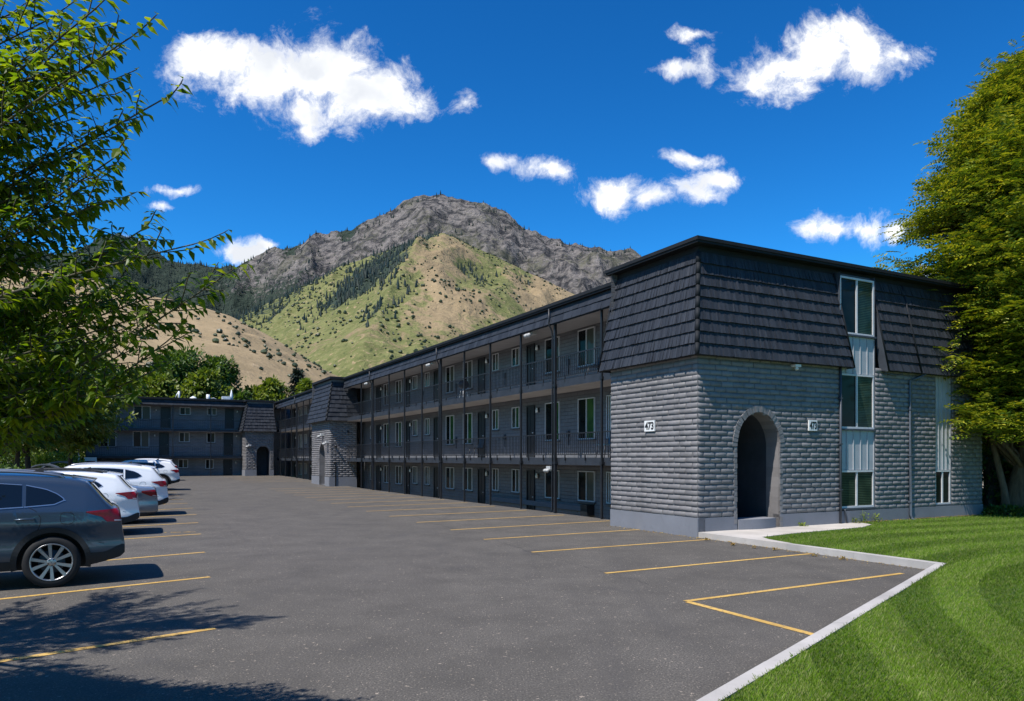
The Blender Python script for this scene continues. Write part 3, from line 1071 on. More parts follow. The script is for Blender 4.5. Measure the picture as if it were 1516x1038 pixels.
class Face:
    """a vertical wall plane in the frame of the building: a runs along it, d is out of it"""
    def __init__(self, ox, oy, rx, ry, nx, ny):
        self.o = (ox, oy); self.r = (rx, ry); self.n = (nx, ny)

    def P(self, a, z, d=0.0):
        return (self.o[0] + self.r[0] * a + self.n[0] * d, self.o[1] + self.r[1] * a + self.n[1] * d, z)

    def at(self, px, py):
        """(a, z) on this plane for a point measured in the photograph"""
        ax = (px - 758) / 1096
        dx, dy = ax * VX[0] + VX[1], ax * UX[0] + UX[1]
        t = ((self.o[0] - CAML[0]) * self.n[0] + (self.o[1] - CAML[1]) * self.n[1]) / (dx * self.n[0] + dy * self.n[1])
        x, y = CAML[0] + dx * t, CAML[1] + dy * t
        return ((x - self.o[0]) * self.r[0] + (y - self.o[1]) * self.r[1], CAM_H + (678 - py) / 1096 * t)

    def rect(self, px0, px1, py0, py1):
        pc, yc = (px0 + px1) / 2, 0
        a0, a1 = self.at(px0, 0)[0], self.at(px1, 0)[0]
        return min(a0, a1), max(a0, a1), self.at(pc, py1)[1], self.at(pc, py0)[1]

    def box(self, mb, a0, a1, z0, z1, d0, d1, mi=0):
        P = self.P
        mb.hexa([P(a0, z0, d0), P(a1, z0, d0), P(a1, z0, d1), P(a0, z0, d1), P(a0, z1, d0), P(a1, z1, d0), P(a1, z1, d1), P(a0, z1, d1)], mi)


def fix_normals(o):
    import bmesh
    bm = bmesh.new(); bm.from_mesh(o.data)
    bmesh.ops.recalc_face_normals(bm, faces=bm.faces[:])
    bm.to_mesh(o.data); bm.free()
    return o


def cut(a0, a1, holes):
    """[a0, a1] minus a list of intervals"""
    seg = [(a0, a1)]
    for h0, h1 in holes:
        out = []
        for s0, s1 in seg:
            if h1 <= s0 or h0 >= s1: out.append((s0, s1)); continue
            if h0 > s0: out.append((s0, h0))
            if h1 < s1: out.append((h1, s1))
        seg = out
    return seg


def brick_face(mb, F, a0, a1, z0, z1, openings=(), row=0.13, blen=0.42, dep=0.032, rough=1.0):
    """painted slump block laid in courses: every block a puffy pillow on a mortar sheet"""
    n = max(1, int(round((z1 - z0) / row))); rh = (z1 - z0) / n
    for k in range(n * 2):                          # mortar sheet behind the blocks
        zb, zt = z0 + k * rh / 2, z0 + (k + 1) * rh / 2
        for s0, s1 in cut(a0, a1, [o for o in (f((zb + zt) / 2) for f in openings) if o]):
            mb.face([F.P(s0, zb), F.P(s1, zb), F.P(s1, zt), F.P(s0, zt)], 1)
    for k in range(n):
        zb, zt = z0 + k * rh, z0 + (k + 1) * rh
        off = (k % 2) * blen * 0.5 + random.uniform(-.03, .03)
        for s0, s1 in cut(a0, a1, [o for o in (f((zb + zt) / 2) for f in openings) if o]):
            a = s0 - ((s0 - a0 + off) % blen)
            while a < s1:
                b0, b1 = max(a, s0), min(a + blen * random.uniform(.94, 1.06), s1)
                a = a + blen if b1 < s1 else s1 + 1
                if b1 - b0 < .04: continue
                j = lambda s: random.uniform(-s, s) * rough
                g = .006
                e0, e1, f0, f1 = b0 + g, b1 - g, zb + g + .004 + j(.004), zt - g + j(.004)
                hm = (f1 - f0)
                d1, d2 = dep * random.uniform(.75, 1.15), dep * random.uniform(.75, 1.15)
                ins = .03
                sag = random.uniform(0.25, .42)
                V = [F.P(e0, f0, 0), F.P(e1, f0, 0), F.P(e1, f1, 0), F.P(e0, f1, 0),
                     F.P(e0 + .012, f0 + hm * .16 + j(.006), d1 * .72), F.P(e1 - .012, f0 + hm * .16 + j(.006), d2 * .72), F.P(e1 - .012, f1 - hm * .16, d2 * .55), F.P(e0 + .012, f1 - hm * .16, d1 * .55),
                     F.P(e0 + ins, f0 + hm * sag, d1), F.P(e1 - ins, f0 + hm * sag + j(.008), d2), F.P(e1 - ins, f1 - hm * .34 + j(.008), d2), F.P(e0 + ins, f1 - hm * .34, d1)]
                fs = []
                for q in range(4):
                    fs.append((q, (q + 1) % 4, 4 + (q + 1) % 4, 4 + q)); fs.append((4 + q, 4 + (q + 1) % 4, 8 + (q + 1) % 4, 8 + q))
                fs.append((8, 9, 10, 11))
                mb.idx(V, fs, 0, True)


def arch_hole(ac, hw, zs, ht, zb=-9):
    def f(z):
        if z < zb or z >= zs + ht: return None
        if z <= zs: return (ac - hw, ac + hw)
        w_ = hw * math.sqrt(max(0, 1 - ((z - zs) / ht) ** 2))
        return (ac - w_, ac + w_)
    return f


def arch_outline(ac, hw, zs, ht, zb, n=22):
    pts = [(ac - hw, zb + (zs - zb) * k / 8) for k in range(8)]
    pts += [(ac - hw * math.cos(math.pi * k / n), zs + ht * math.sin(math.pi * k / n)) for k in range(n + 1)]
    pts += [(ac + hw, zs - (zs - zb) * (k + 1) / 8) for k in range(8)]
    return pts


def arch_parts(F, parent, ac, hw, zs, ht, zb, depth, ring=0.15, far_wall=True, dout=0.038):
    """soldier course round an arched opening, and the passage behind it"""
    mb = MB()
    n = 27
    for k in range(n):
        t0, t1 = math.pi * (k + .06) / n, math.pi * (k + .94) / n
        q = []
        for d in (-.02, dout + random.uniform(-.008, .01)):
            for (t, r) in ((t0, 0), (t1, 0), (t1, ring), (t0, ring)):
                q.append(F.P(ac - (hw + r) * math.cos(t), zs + (ht + r) * math.sin(t), d))
        mb.hexa(q)
    m = max(3, int((zs - zb) / .13))
    for side in (-1, 1):
        for k in range(m):
            za, zc = zb + (zs - zb) * (k + .05) / m, zb + (zs - zb) * (k + .95) / m
            x0, x1 = ac + side * hw, ac + side * (hw + ring * .62)
            F.box(mb, min(x0, x1), max(x0, x1), za, zc, -.02, dout * .75 + random.uniform(-.008, .008))
    fix_normals(mb.build('arch_trim', M['brick'], parent))
    mb = MB()
    o = arch_outline(ac, hw, zs, ht, zb)
    for (p, q) in zip(o, o[1:]):
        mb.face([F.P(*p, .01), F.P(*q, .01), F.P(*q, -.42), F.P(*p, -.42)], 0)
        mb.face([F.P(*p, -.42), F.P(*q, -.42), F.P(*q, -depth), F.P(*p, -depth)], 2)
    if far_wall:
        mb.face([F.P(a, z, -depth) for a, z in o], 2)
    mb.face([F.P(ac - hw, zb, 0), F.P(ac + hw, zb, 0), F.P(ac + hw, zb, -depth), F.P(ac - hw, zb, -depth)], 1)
    mb.build('passage', [M['brick'], M['plinth'], M['passage']], parent)


def window(F, parent, a0, a1, z0, z1, panes=('glass', 'curtain'), d=0.0, bar=0.045, vertical=True):
    """sliding window: frame with a middle rail and a sill, one pane mesh behind it"""
    mb = MB()
    dz = d + .045
    F.box(mb, a0, a1, z1 - bar, z1, d - .02, dz); F.box(mb, a0, a1, z0, z0 + bar, d - .02, dz)
    F.box(mb, a0, a0 + bar, z0 + bar, z1 - bar, d - .02, dz - .002); F.box(mb, a1 - bar, a1, z0 + bar, z1 - bar, d - .02, dz - .002)
    am = (a0 + a1) / 2
    F.box(mb, am - bar * .55, am + bar * .55, z0 + bar, z1 - bar, d - .02, dz - .008)
    fr = fix_normals(mb.build('window', M['frame'], parent))
    pm = MB()
    for (p0, p1, mi) in ((a0 + bar * .5, am, 0), (am, a1 - bar * .5, 1)):
        pm.face([F.P(p0, z0 + bar * .5, d + .006 + .008 * mi), F.P(p1, z0 + bar * .5, d + .006 + .008 * mi), F.P(p1, z1 - bar * .5, d + .006 + .008 * mi), F.P(p0, z1 - bar * .5, d + .006 + .008 * mi)], mi)
    pm.build('pane', [M[panes[0]], M[panes[1]]], fr)
    sm = MB()
    F.box(sm, a0 - .04, a1 + .04, z0 - .05, z0 - .003, d - .01, d + .085)
    fix_normals(sm.build('sill', M['trim'], fr))
    return fr


def door(F, parent, a0, a1, z0, z1, d=0.0, flip=1):
    mb = MB()
    F.box(mb, a0, a0 + .05, z0, z1, d - .02, d + .05, 1); F.box(mb, a1 - .05, a1, z0, z1, d - .02, d + .05, 1)
    F.box(mb, a0 + .05, a1 - .05, z1 - .05, z1, d - .02, d + .048, 1)
    F.box(mb, a0 + .05, a1 - .05, z0, z1 - .05, d - .02, d + .012, 0)
    h = z1 - z0; w_ = (a1 - a0 - .1)
    for (u0, u1) in ((.08, .44), (.56, .92)):
        for (v0, v1) in ((.08, .42), (.5, .92)):
            F.box(mb, a0 + .05 + w_ * u0, a0 + .05 + w_ * u1, z0 + h * v0, z0 + h * v1, d, d + .022, 0)
    o = fix_normals(mb.build('door', [M['door'], M['black_metal']], parent))
    hb = MB()
    ah = a0 + .11 if flip > 0 else a1 - .11
    hb.tube([F.P(ah, z0 + h * .47, d + .01), F.P(ah, z0 + h * .47, d + .07)], .022, 8)
    hb.build('handle', M['frame'], o)
    return o


def wall_lamp(F, parent, a, z, d=0.0):
    mb = MB()
    F.box(mb, a - .05, a + .05, z - .09, z + .09, d, d + .03, 0)
    mb.tube([F.P(a, z - .10, d + .09), F.P(a, z - .02, d + .09), F.P(a, z + .08, d + .09)], [.05, .055, .03], 8, 1)
    mb.tube([F.P(a, z + .06, d + .02), F.P(a, z + .06, d + .09)], .012, 6, 0)
    return mb.build('wall_lamp', [M['black_metal'], M['lens']], parent)


def flood_light(parent, x, y, z, s=1.0):
    mb = MB()
    mb.box(x - .10 * s, x + .10 * s, y - .16 * s, y + .16 * s, z - .05 * s, z + .09 * s)
    for k in (-1, 1):
        c = Vector((x - .12 * s, y + k * .09 * s, z - .05 * s))
        mb.tube([c, c + Vector((-.06, -.02, -.03)) * s, c + Vector((-.13, -.04, -.075)) * s], [.045 * s, .07 * s, .085 * s], 10, 0)
    return mb.build('flood_light', [M['fixture']], parent)


def shingle_slope(mb, TL, TR, BL, BR, nc, wd, th, seed=1):
    """overlapping courses of shakes on a sloped face"""
    rr = random.Random(seed)
    TL, TR, BL, BR = map(Vector, (TL, TR, BL, BR))
    n = (TR - TL).cross(BL - TL).normalized()
    c = (TL + TR + BL + BR) / 4
    out = Vector((CAML[0] - c.x, CAML[1] - c.y, 0))
    if n.dot(out) < 0: n = -n

    def P(s, t, d):
        return tuple((TL.lerp(TR, s)).lerp(BL.lerp(BR, s), t) + n * d)
    L = (BR - BL).length
    mb.face([P(0, 0, 0), P(1, 0, 0), P(1, 1, 0), P(0, 1, 0)])
    for r in range(nc):
        t0, t1 = r / nc, (r + 1) / nc
        s = -rr.random() * wd / L
        while s < 1:
            w_ = wd * rr.uniform(.65, 1.35) / L
            a, b = max(0, s + .0015 / L), min(1, s + w_ - .003 / L)
            s += w_
            if b - a < .01 / L: continue
            thk = th * rr.uniform(.75, 1.2); tb = t1 + rr.uniform(-.012, .018) / nc
            ta = max(0, t0 - .12 / nc)
            mid = (a + b) / 2
            q = [P(a, ta, 0.001), P(b, ta, 0.001), P(b, tb, .001), P(a, tb, .001),
                 P(a, ta, .006), P(b, ta, .006), P(b, tb, thk * rr.uniform(.9, 1.1)), P(a, tb, thk * rr.uniform(.9, 1.1))]
            mb.hexa(q)


def mansard(parent, faces, corner=None, seed=1, nc=9, wd=.065, th=.05, top=6.72, bot=4.22, label=None):
    """faces: list of (top-left, top-right, bottom-left, bottom-right) in plan"""
    mb = MB()
    for i, (tl, tr, bl, br) in enumerate(faces):
        shingle_slope(mb, (*tl, top), (*tr, top), (*bl, bot), (*br, bot), nc, wd, th, seed * 10 + i)
        mb.face([(*bl, bot), (*br, bot), (*tr, bot + .02), (*tl, bot + .02)])
    o = fix_normals(mb.build('mansard_roof', M['shingle'], parent))
    if corner:
        (ct, cb) = corner
        hb = MB()
        for k in range(nc):
            t0, t1 = k / nc, (k + 1) / nc
            p = Vector((*ct, top)).lerp(Vector((*cb, bot)), t0); q = Vector((*ct, top)).lerp(Vector((*cb, bot)), t1)
            hb.tube([p, q], [.052, .062], 8)
        hb.build('hip_trim', M['cap'], o)
    return o


def prism_local(mb, poly, z0, z1, mi=0, mt=None):
    n = len(poly)
    mb.face([(x, y, z1) for x, y in poly], mi if mt is None else mt)
    mb.face([(x, y, z0) for x, y in reversed(poly)], mi)
    for i in range(n):
        a, b = poly[i], poly[(i + 1) % n]
        mb.face([(*a, z0), (*b, z0), (*b, z1), (*a, z1)], mi)


def numerals(F, parent, a, z, wd, ht, read):
    """white plate with the house number 473"""
    mb = MB()
    F.box(mb, a - wd / 2, a + wd / 2, z - ht / 2, z + ht / 2, .028, .062)
    pl = fix_normals(mb.build('number_sign', M['white'], parent))
    cu = bpy.data.curves.new('numeral', 'FONT')
    cu.body = '473'; cu.align_x = 'CENTER'; cu.align_y = 'CENTER'
    cu.size = 1.0; cu.extrude = 0.02; cu.offset = 0.035
    to = bpy.data.objects.new('numeral', cu); COL.objects.link(to)
    dg = bpy.context.evaluated_depsgraph_get()
    me = bpy.data.meshes.new_from_object(to.evaluated_get(dg))
    bpy.data.objects.remove(to)
    xs = [v.co.x for v in me.vertices]; ys = [v.co.y for v in me.vertices]
    sx = wd * .86 / (max(xs) - min(xs)); sy = ht * .74 / (max(ys) - min(ys))
    mx_, my_ = (max(xs) + min(xs)) / 2, (max(ys) + min(ys)) / 2
    for v in me.vertices:
        v.co = F.P(a + read * (v.co.x - mx_) * sx, z + (v.co.y - my_) * sy, .064 + v.co.z * .12)
    me.materials.clear(); me.materials.append(M['black_num'])
    o = bpy.data.objects.new('numerals', me); COL.objects.link(o); o.parent = pl
    fix_normals(o)
    return pl


def railing(parent, F, a0, a1, z, h=0.80, d=0.0, step=0.115):
    mb = MB()
    F.box(mb, a0, a1, z + h - .035, z + h, d - .022, d + .022)
    F.box(mb, a0, a1, z + .085, z + .11, d - .014, d + .014)
    n = max(2, int((a1 - a0) / step))
    for k in range(1, n):
        a = a0 + (a1 - a0) * k / n
        F.box(mb, a - .008, a + .008, z + .11, z + h - .035, d - .008, d + .008)
    for a in (a0 + (a1 - a0) * .35, a0 + (a1 - a0) * .8):
        F.box(mb, a - .016, a + .016, z - .10, z + .085, d - .016, d + .016)
    return fix_normals(mb.build('railing', M['black_metal'], parent))


def walkway(parent, poly, z0, z1):
    mb = MB()
    n = len(poly)
    mb.face([(x, y, z1) for x, y in poly], 0)
    mb.face([(x, y, z0) for x, y in reversed(poly)], 1)
    for i in range(n):
        a, b = poly[i], poly[(i + 1) % n]
        mb.face([(*a, z0), (*b, z0), (*b, z1), (*a, z1)], 2)
    return fix_normals(mb.build('walkway', [M['slab_top'], M['soffit_light'], M['slab_edge']], parent))


# ---------------------------------------------------------------- near building
bld = empty('apartment_building', L2W(0, 0), TH)
tag(bld, 'long grey three storey apartment block with brick end block and house number 473', 'apartment building')

FL = Face(0, 0, 0, 1, -1, 0)               # left face of the end block, a = y
FR = Face(0, 0, 1, 0, 0, -1)               # front face of the end block, a = x
FW = Face(2.3, 0, 0, 1, -1, 0)             # long wall behind the walkways
BL, BW = 3.42, 11.28
ARC = dict(ac=1.93, hw=.72, zs=2.12, ht=.85)
W1 = (4.90, 6.30)
W2 = (8.98, 9.74)

mb = MB()
brick_face(mb, FL, 0, BL, .45, 4.3)
fix_normals(mb.build('brick_wall', [M['brick'], M['mortar']], bld))
mb = MB()
holes = [arch_hole(zb=0, **ARC), lambda z: W1, lambda z: W2]
brick_face(mb, FR, 0, BW, .45, 4.3, holes, row=.128, blen=.36, dep=.032, rough=1.7)
fix_normals(mb.build('brick_wall', [M['brick'], M['mortar']], bld))
# plinth of both faces
mb = MB()
FL.box(mb, -.03, BL, -.3, .452, -.2, .03)
fix_normals(mb.build('plinth', M['plinth'], bld))
for s0, s1 in cut(.0, BW, [(ARC['ac'] - ARC['hw'], ARC['ac'] + ARC['hw'])]):
    mb = MB()
    FR.box(mb, s0 + (.002 if s0 < .1 else 0), s1, -.3, .448, -.2, .03)
    fix_normals(mb.build('plinth', M['plinth'], bld))
# upper walls hidden behind the mansard, back and far sides
mb = MB()
mb.face([(0.30, 0.30, 4.2), (0.30, BL, 4.2), (0.30, BL, 6.9), (0.30, 0.30, 6.9)])
for s0, s1 in cut(0.22, BW, [W1]):
    mb.face([(s0, .3, 4.2), (s1, .3, 4.2), (s1, .3, 6.9), (s0, .3, 6.9)])
mb.face([(0, BL, -.3), (2.3, BL, -.3), (2.3, BL, 6.9), (0, BL, 6.9)])
mb.face([(BW, 0, -.3), (BW, 3.0, -.3), (BW, 3.0, 6.9), (BW, 0, 6.9)])
mb.face([(BW, 3.0, -.3), (16, 3.0, -.3), (16, 3.0, 6.9), (BW, 3.0, 6.9)])
mb.face([(16, 3.0, -.7), (16, 59.5, -.7), (16, 59.5, 6.9), (16, 3.0, 6.9)])
mb.face([(2.3, 59.5, -.7), (16, 59.5, -.7), (16, 59.5, 6.9), (2.3, 59.5, 6.9)])
mb.face([(2.3, BL, -.65), (2.3, 57.75, -.65), (2.3, 57.75, 6.5), (2.3, BL, 6.5)])
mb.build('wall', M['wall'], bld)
arch_parts(FR, bld, ARC['ac'], ARC['hw'], ARC['zs'], ARC['ht'], .13, 4.2)
mb = MB()                                   # step in the archway
st = [(1.24, -.05)] + [(1.24 + 1.24 * k / 10, -.05 - .10 * math.sin(math.pi * k / 10)) for k in range(1, 10)] + [(2.48, -.05), (2.48, .42), (1.24, .42)]
prism_local(mb, st, .1, .37)
so = fix_normals(mb.build('step', M['plinth'], bld))
bv = so.modifiers.new('soft_edges', 'BEVEL'); bv.width = .02; bv.segments = 2; bv.limit_method = 'ANGLE'

# window columns on the front face
for wi, (a0, a1) in enumerate((W1, W2)):
    for (zb, zt) in ((1.53, 2.62), (4.10, 5.13)) if wi == 0 else ((1.50, 4.3),):   # ribbed metal panels between the windows, in the recess
        mb = MB()
        FR.box(mb, a0, a1, zb, zt, -.08, -.04)
        n = 5 if wi == 0 else 4
        for k in range(1, n):
            a = a0 + (a1 - a0) * (k + random.uniform(-.05, .05)) / n
            FR.box(mb, a - .012, a + .012, zb, zt, -.04, -.018)
        FR.box(mb, a0, a0 + .02, zb, zt, -.04, -.02); FR.box(mb, a1 - .02, a1, zb, zt, -.04, -.02)
        fix_normals(mb.build('ribbed_panel', M['panel'], bld))
    mb = MB()                               # reveals of the recess
    ztop = 6.75 if wi == 0 else 4.3
    mb.face([FR.P(a0, .45, .0), FR.P(a0, .45, -.2), FR.P(a0, ztop, -.2), FR.P(a0, ztop, 0)])
    mb.face([FR.P(a1, .45, .0), FR.P(a1, .45, -.2), FR.P(a1, ztop, -.2), FR.P(a1, ztop, 0)])
    mb.face([FR.P(a0, .45, -.12), FR.P(a1, .45, -.12), FR.P(a1, ztop, -.12), FR.P(a0, ztop, -.12)])
    mb.build('window_reveal', M['trim'], bld)
window(FR, bld, W1[0] + .01, W1[1] - .01, 5.14, 6.66, ('glass', 'blind'), -.06, .05)
window(FR, bld, W1[0] + .01, W1[1] - .01, 2.63, 4.09, ('glass', 'blind'), -.06, .05)
window(FR, bld, W1[0] + .01, W1[1] - .01, .52, 1.52, ('blind', 'blind'), -.06, .05)
window(FR, bld, W2[0] + .01, W2[1] - .01, .50, 1.49, ('glass', 'glass'), -.06, .045)

# mansard of the end block
OV, IN = .19, .20
mansard(bld, [((IN, BL + .06), (IN, IN), (-OV, BL + .26), (-OV, -OV)),
              ((IN, IN), (4.86, IN), (-OV, -OV), (5.16, -OV))], ((IN, IN), (-OV, -OV)), 3)
mansard(bld, [((6.36, IN), (BW, IN), (6.56, -OV), (BW, -OV))], None, 5)
# slanted cheeks beside the window bay, far end and seam strips
for (xt, xb) in ((4.86, 5.16), (6.36, 6.56)):
    s = .012 if xb in (5.16, 8.86) else -.012
    mb = MB()
    mb.face([(xt + s, IN - .03, 6.75), (xb + s, -OV - .03, 4.20), (xb + s, .03, 4.20), (xt + s, .3, 6.75)])
    mb.build('mansard_cheek', M['trim'], bld)
mb = MB()
mb.face([(IN, BL + .07, 6.75), (-OV, BL + .27, 4.2), (1.0, BL + .27, 4.2), (1.0, BL + .07, 6.75)])
mb.build('mansard_cheek', M['trim'], bld)
for q0, q1, wd_ in (((7.72, IN - .02, 6.72), (7.98, -OV - .05, 4.24), .045), ((6.36, IN - .03, 6.74), (6.56, -OV - .05, 4.21), .04),
                    ((4.86, IN - .03, 6.74), (5.16, -OV - .05, 4.21), .035), ((IN - .02, BL + .06, 6.74), (-OV - .04, BL + .27, 4.21), .035)):
    mb = MB(); mb.bar(q0, q1, wd_)
    mb.build('seam_trim', M['cap'], bld)
mb = MB()                                   # frieze, metal edge and flat roofs
FRZ = IN + .012
mb.box(FRZ, FRZ + .06, FRZ, BL + .05, 6.70, 6.86); mb.box(FRZ + .06, BW, FRZ + .001, FRZ + .06, 6.70, 6.86)
mb.box(-.03, .40, -.03, BL + .22, 6.862, 6.915); mb.box(.40, BW + .1, -.03, .40, 6.863, 6.914)
mb.box(-.055, .40, -.055, BL + .245, 6.916, 7.0); mb.box(.40, BW + .12, -.055, .40, 6.917, 6.999)
fix_normals(mb.build('roof_edge', M['cap'], bld))
mb = MB()
prism_local(mb, [(.3, .3), (BW, .3), (BW, 3.05), (16, 3.05), (16, 57.5), (1.1, 57.5), (1.1, BL + .1), (.3, BL + .1)], 6.80, 6.90)
fix_normals(mb.build('roof', M['cap'], bld))
numerals(FL, bld, 1.70, 2.655, .40, .27, -1)
numerals(FR, bld, 3.80, 2.68, .30, .27, 1)
# drain pipes and conduits on the front face
mb = MB()
mb.tube([FR.P(4.84, 4.22, .06), FR.P(4.84, .08, .06)], .032, 8)
for z in (1.0, 2.2, 3.4): FR.box(mb, 4.79, 4.89, z, z + .03, .0, .095)
mb.build('conduit', M['trim'], bld)
mb = MB()
mb.tube([FR.P(8.3, 4.24, .17), FR.P(8.1, 4.14, .09), FR.P(7.74, 4.02, .065), FR.P(7.74, .25, .065), FR.P(7.74, .14, .12), FR.P(7.78, .10, .2)], .038, 8)
for z in (.6, 1.9, 3.2): FR.box(mb, 7.69, 7.79, z, z + .03, 0, .10)
mb.build('downspout', M['galv'], bld)
mb = MB()
mb.tube([FR.P(6.6, 4.17, .07), FR.P(7.1, 4.13, .07), FR.P(7.35, 4.18, .1)], .018, 6)
mb.build('conduit', M['galv'], bld)
mb = MB()
mb.tube([FR.P(5.1, .08, .06), FR.P(5.02, .46, .06), FR.P(5.02, .5, .05)], .02, 6)
mb.build('conduit', M['trim'], bld)
mb = MB()
FR.box(mb, 3.05, 3.25, 4.13, 4.19, .0, .16); mb.tube([FR.P(3.15, 4.13, .09), FR.P(3.15, 4.06, .12)], .045, 8)
fix_normals(mb.build('eave_lamp', M['white'], bld))

# ---- the long wing
S1, S2 = (1.62, 1.86), (4.19, 4.43)
SEGS = ((BL + .02, 33.88), (38.77, 57.5))
for (y0, y1) in SEGS:
    for (z0, z1), xe in ((S1, 1.09), (S2, 1.05)):
        walkway(bld, [(xe, y0), (2.299, y0), (2.299, y1), (xe, y1)], z0, z1)
    mb = MB()
    mb.face([(.93, y0, 6.36), (2.3, y0, 6.36), (2.3, y1, 6.36), (.93, y1, 6.36)])
    mb.build('soffit', M['soffit'], bld)
    mb = MB()
    shingle_slope(mb, (.99, y1, 6.83), (.99, y0, 6.83), (.90, y1, 6.32), (.90, y0, 6.32), 2, .25, .035, 20)
    fix_normals(mb.build('eave_shingles', M['shingle'], bld))
    mb = MB()
    mb.box(.875, 1.2, y0, y1, 6.84, 6.90); mb.box(.845, 1.2, y0, y1, 6.901, 7.0)
    mb.box(.90, .935, y0, y1, 6.285, 6.322)
    fix_normals(mb.build('roof_edge', M['cap'], bld))

FP = Face(1.055, 0, 0, 1, -1, 0)
POSTS = [5.33, 8.03, 10.42, 12.92, 15.39, 17.97, 20.33, 22.79, 25.24, 28.11, 30.4]
POSTS2 = [40.4, 44.0, 46.2, 48.6, 50.72, 53.28, 55.52]
THICK = {8.03, 17.97, 28.11, 48.6}
for y in POSTS + POSTS2:
    mb = MB()
    t = .042 if y in THICK else .03
    FP.box(mb, y - t, y + t, -.05, 6.36, -t + .03, t + .03)
    for zz in (1.70, 4.28):
        FP.box(mb, y - t - .035, y + t + .035, zz - .05, zz + .03, -.034, t + .045)
    fix_normals(mb.build('post', M['black_metal'], bld))
    if y in THICK:
        mb = MB()
        yy = y + .14
        mb.tube([(.86, yy, 6.84), (.86, yy, 6.36), (.90, yy, 6.25), (.98, yy, 6.1), (1.0, yy, 5.9), (1.0, yy, .1), (.93, yy, .03)], .03, 8)
        mb.build('downspout', M['black_metal'], bld)
for seg, (y0, y1) in ((POSTS, SEGS[0]), (POSTS2, SEGS[1])):
    st = [y0] + seg + [y1]
    for a, b in zip(st, st[1:]):
        for z in (S1[1], S2[1]):
            railing(bld, FP, a + .035, b - .035, z, step=.115 if a < 30 else .15)

# doors and windows of the wing, measured along the wall
ROW = [('W', 856.7, 881.5), ('W', 808, 829), ('D', 780.7, 792.3), ('S', 758.8, 769.7), ('S', 730, 738.8), ('D', 708.5, 718.5), ('W', 686.4, 699.8), ('W', 661, 672.8),
       ('D', 643, 650.3), ('S', 630, 636.2), ('S', 612, 618), ('D', 601.8, 606.8), ('W', 586.5, 595), ('W', 569, 577.2), ('D', 558, 564), ('S', 549, 553.5),
       ('W', 899, 906)]
rowl = [(k, *FW.rect(a, b, 0, 0)[:2]) for k, a, b in ROW]
rowl += [('D', 40.6, 41.4), ('S', 42.4, 43.0), ('W', 44.6, 45.7), ('W', 46.7, 47.8), ('D', 49.0, 49.8), ('S', 50.8, 51.5), ('W', 52.6, 53.7), ('D', 55.0, 55.8)]
for kind, a0, a1 in rowl:
    for fl, (zf, zt) in enumerate(((-.6, 1.40), (S1[1], 3.90), (S2[1], 6.28))):
        if kind == 'D':
            door(FW, bld, a0, a1, zf + .02, zt - .02 if fl else 1.38, 0, 1)
            wall_lamp(FW, bld, a0 - .28, zt - .22)
        else:
            zb = (.36, 2.49, 5.0)[fl] if kind == 'W' else (.46, 3.05, 5.55)[fl]
            second = ('curtain', 'drape', 'curtain')[fl]
            if kind == 'S' and fl != 1: second = 'curtain'
            window(FW, bld, a0, a1, zb, zt, (second, 'glass'), 0.0, .034)
for (px, py, d_) in ((788, 499, 1.1), (640, 543, 1.1), (547, 572, 1.1)):
    f_ = Face(d_, 0, 0, 1, -1, 0)
    a, z = f_.at(px, py)
    flood_light(bld, d_, a, 6.27, 1.0)
flood_light(bld, 1.0, 8.32, 1.50, .8)
mb = MB()                                   # ledge and meter boxes low on the wall
a1_, a0_ = FW.at(724, 0)[0], FW.at(866, 0)[0]
FW.box(mb, a0_, a1_, .02, .20, .0, .10)
fix_normals(mb.build('ledge', M['galv'], bld))
mb = MB()
FW.box(mb, FW.at(880, 0)[0], FW.at(870, 0)[0], -.1, .27, .0, .3)
fix_normals(mb.build('vent_box', M['door'], bld))
for px in (842, 748, 676, 626):
    for zz in (2.6, 5.15):
        mb = MB()
        a = FW.at(px, 0)[0]
        FW.box(mb, a - .07, a + .07, zz, zz + .22, 0, .08); FW.box(mb, a - .02, a + .02, zz - .3, zz, 0, .04)
        fix_normals(mb.build('meter_box', M['trim'], bld))


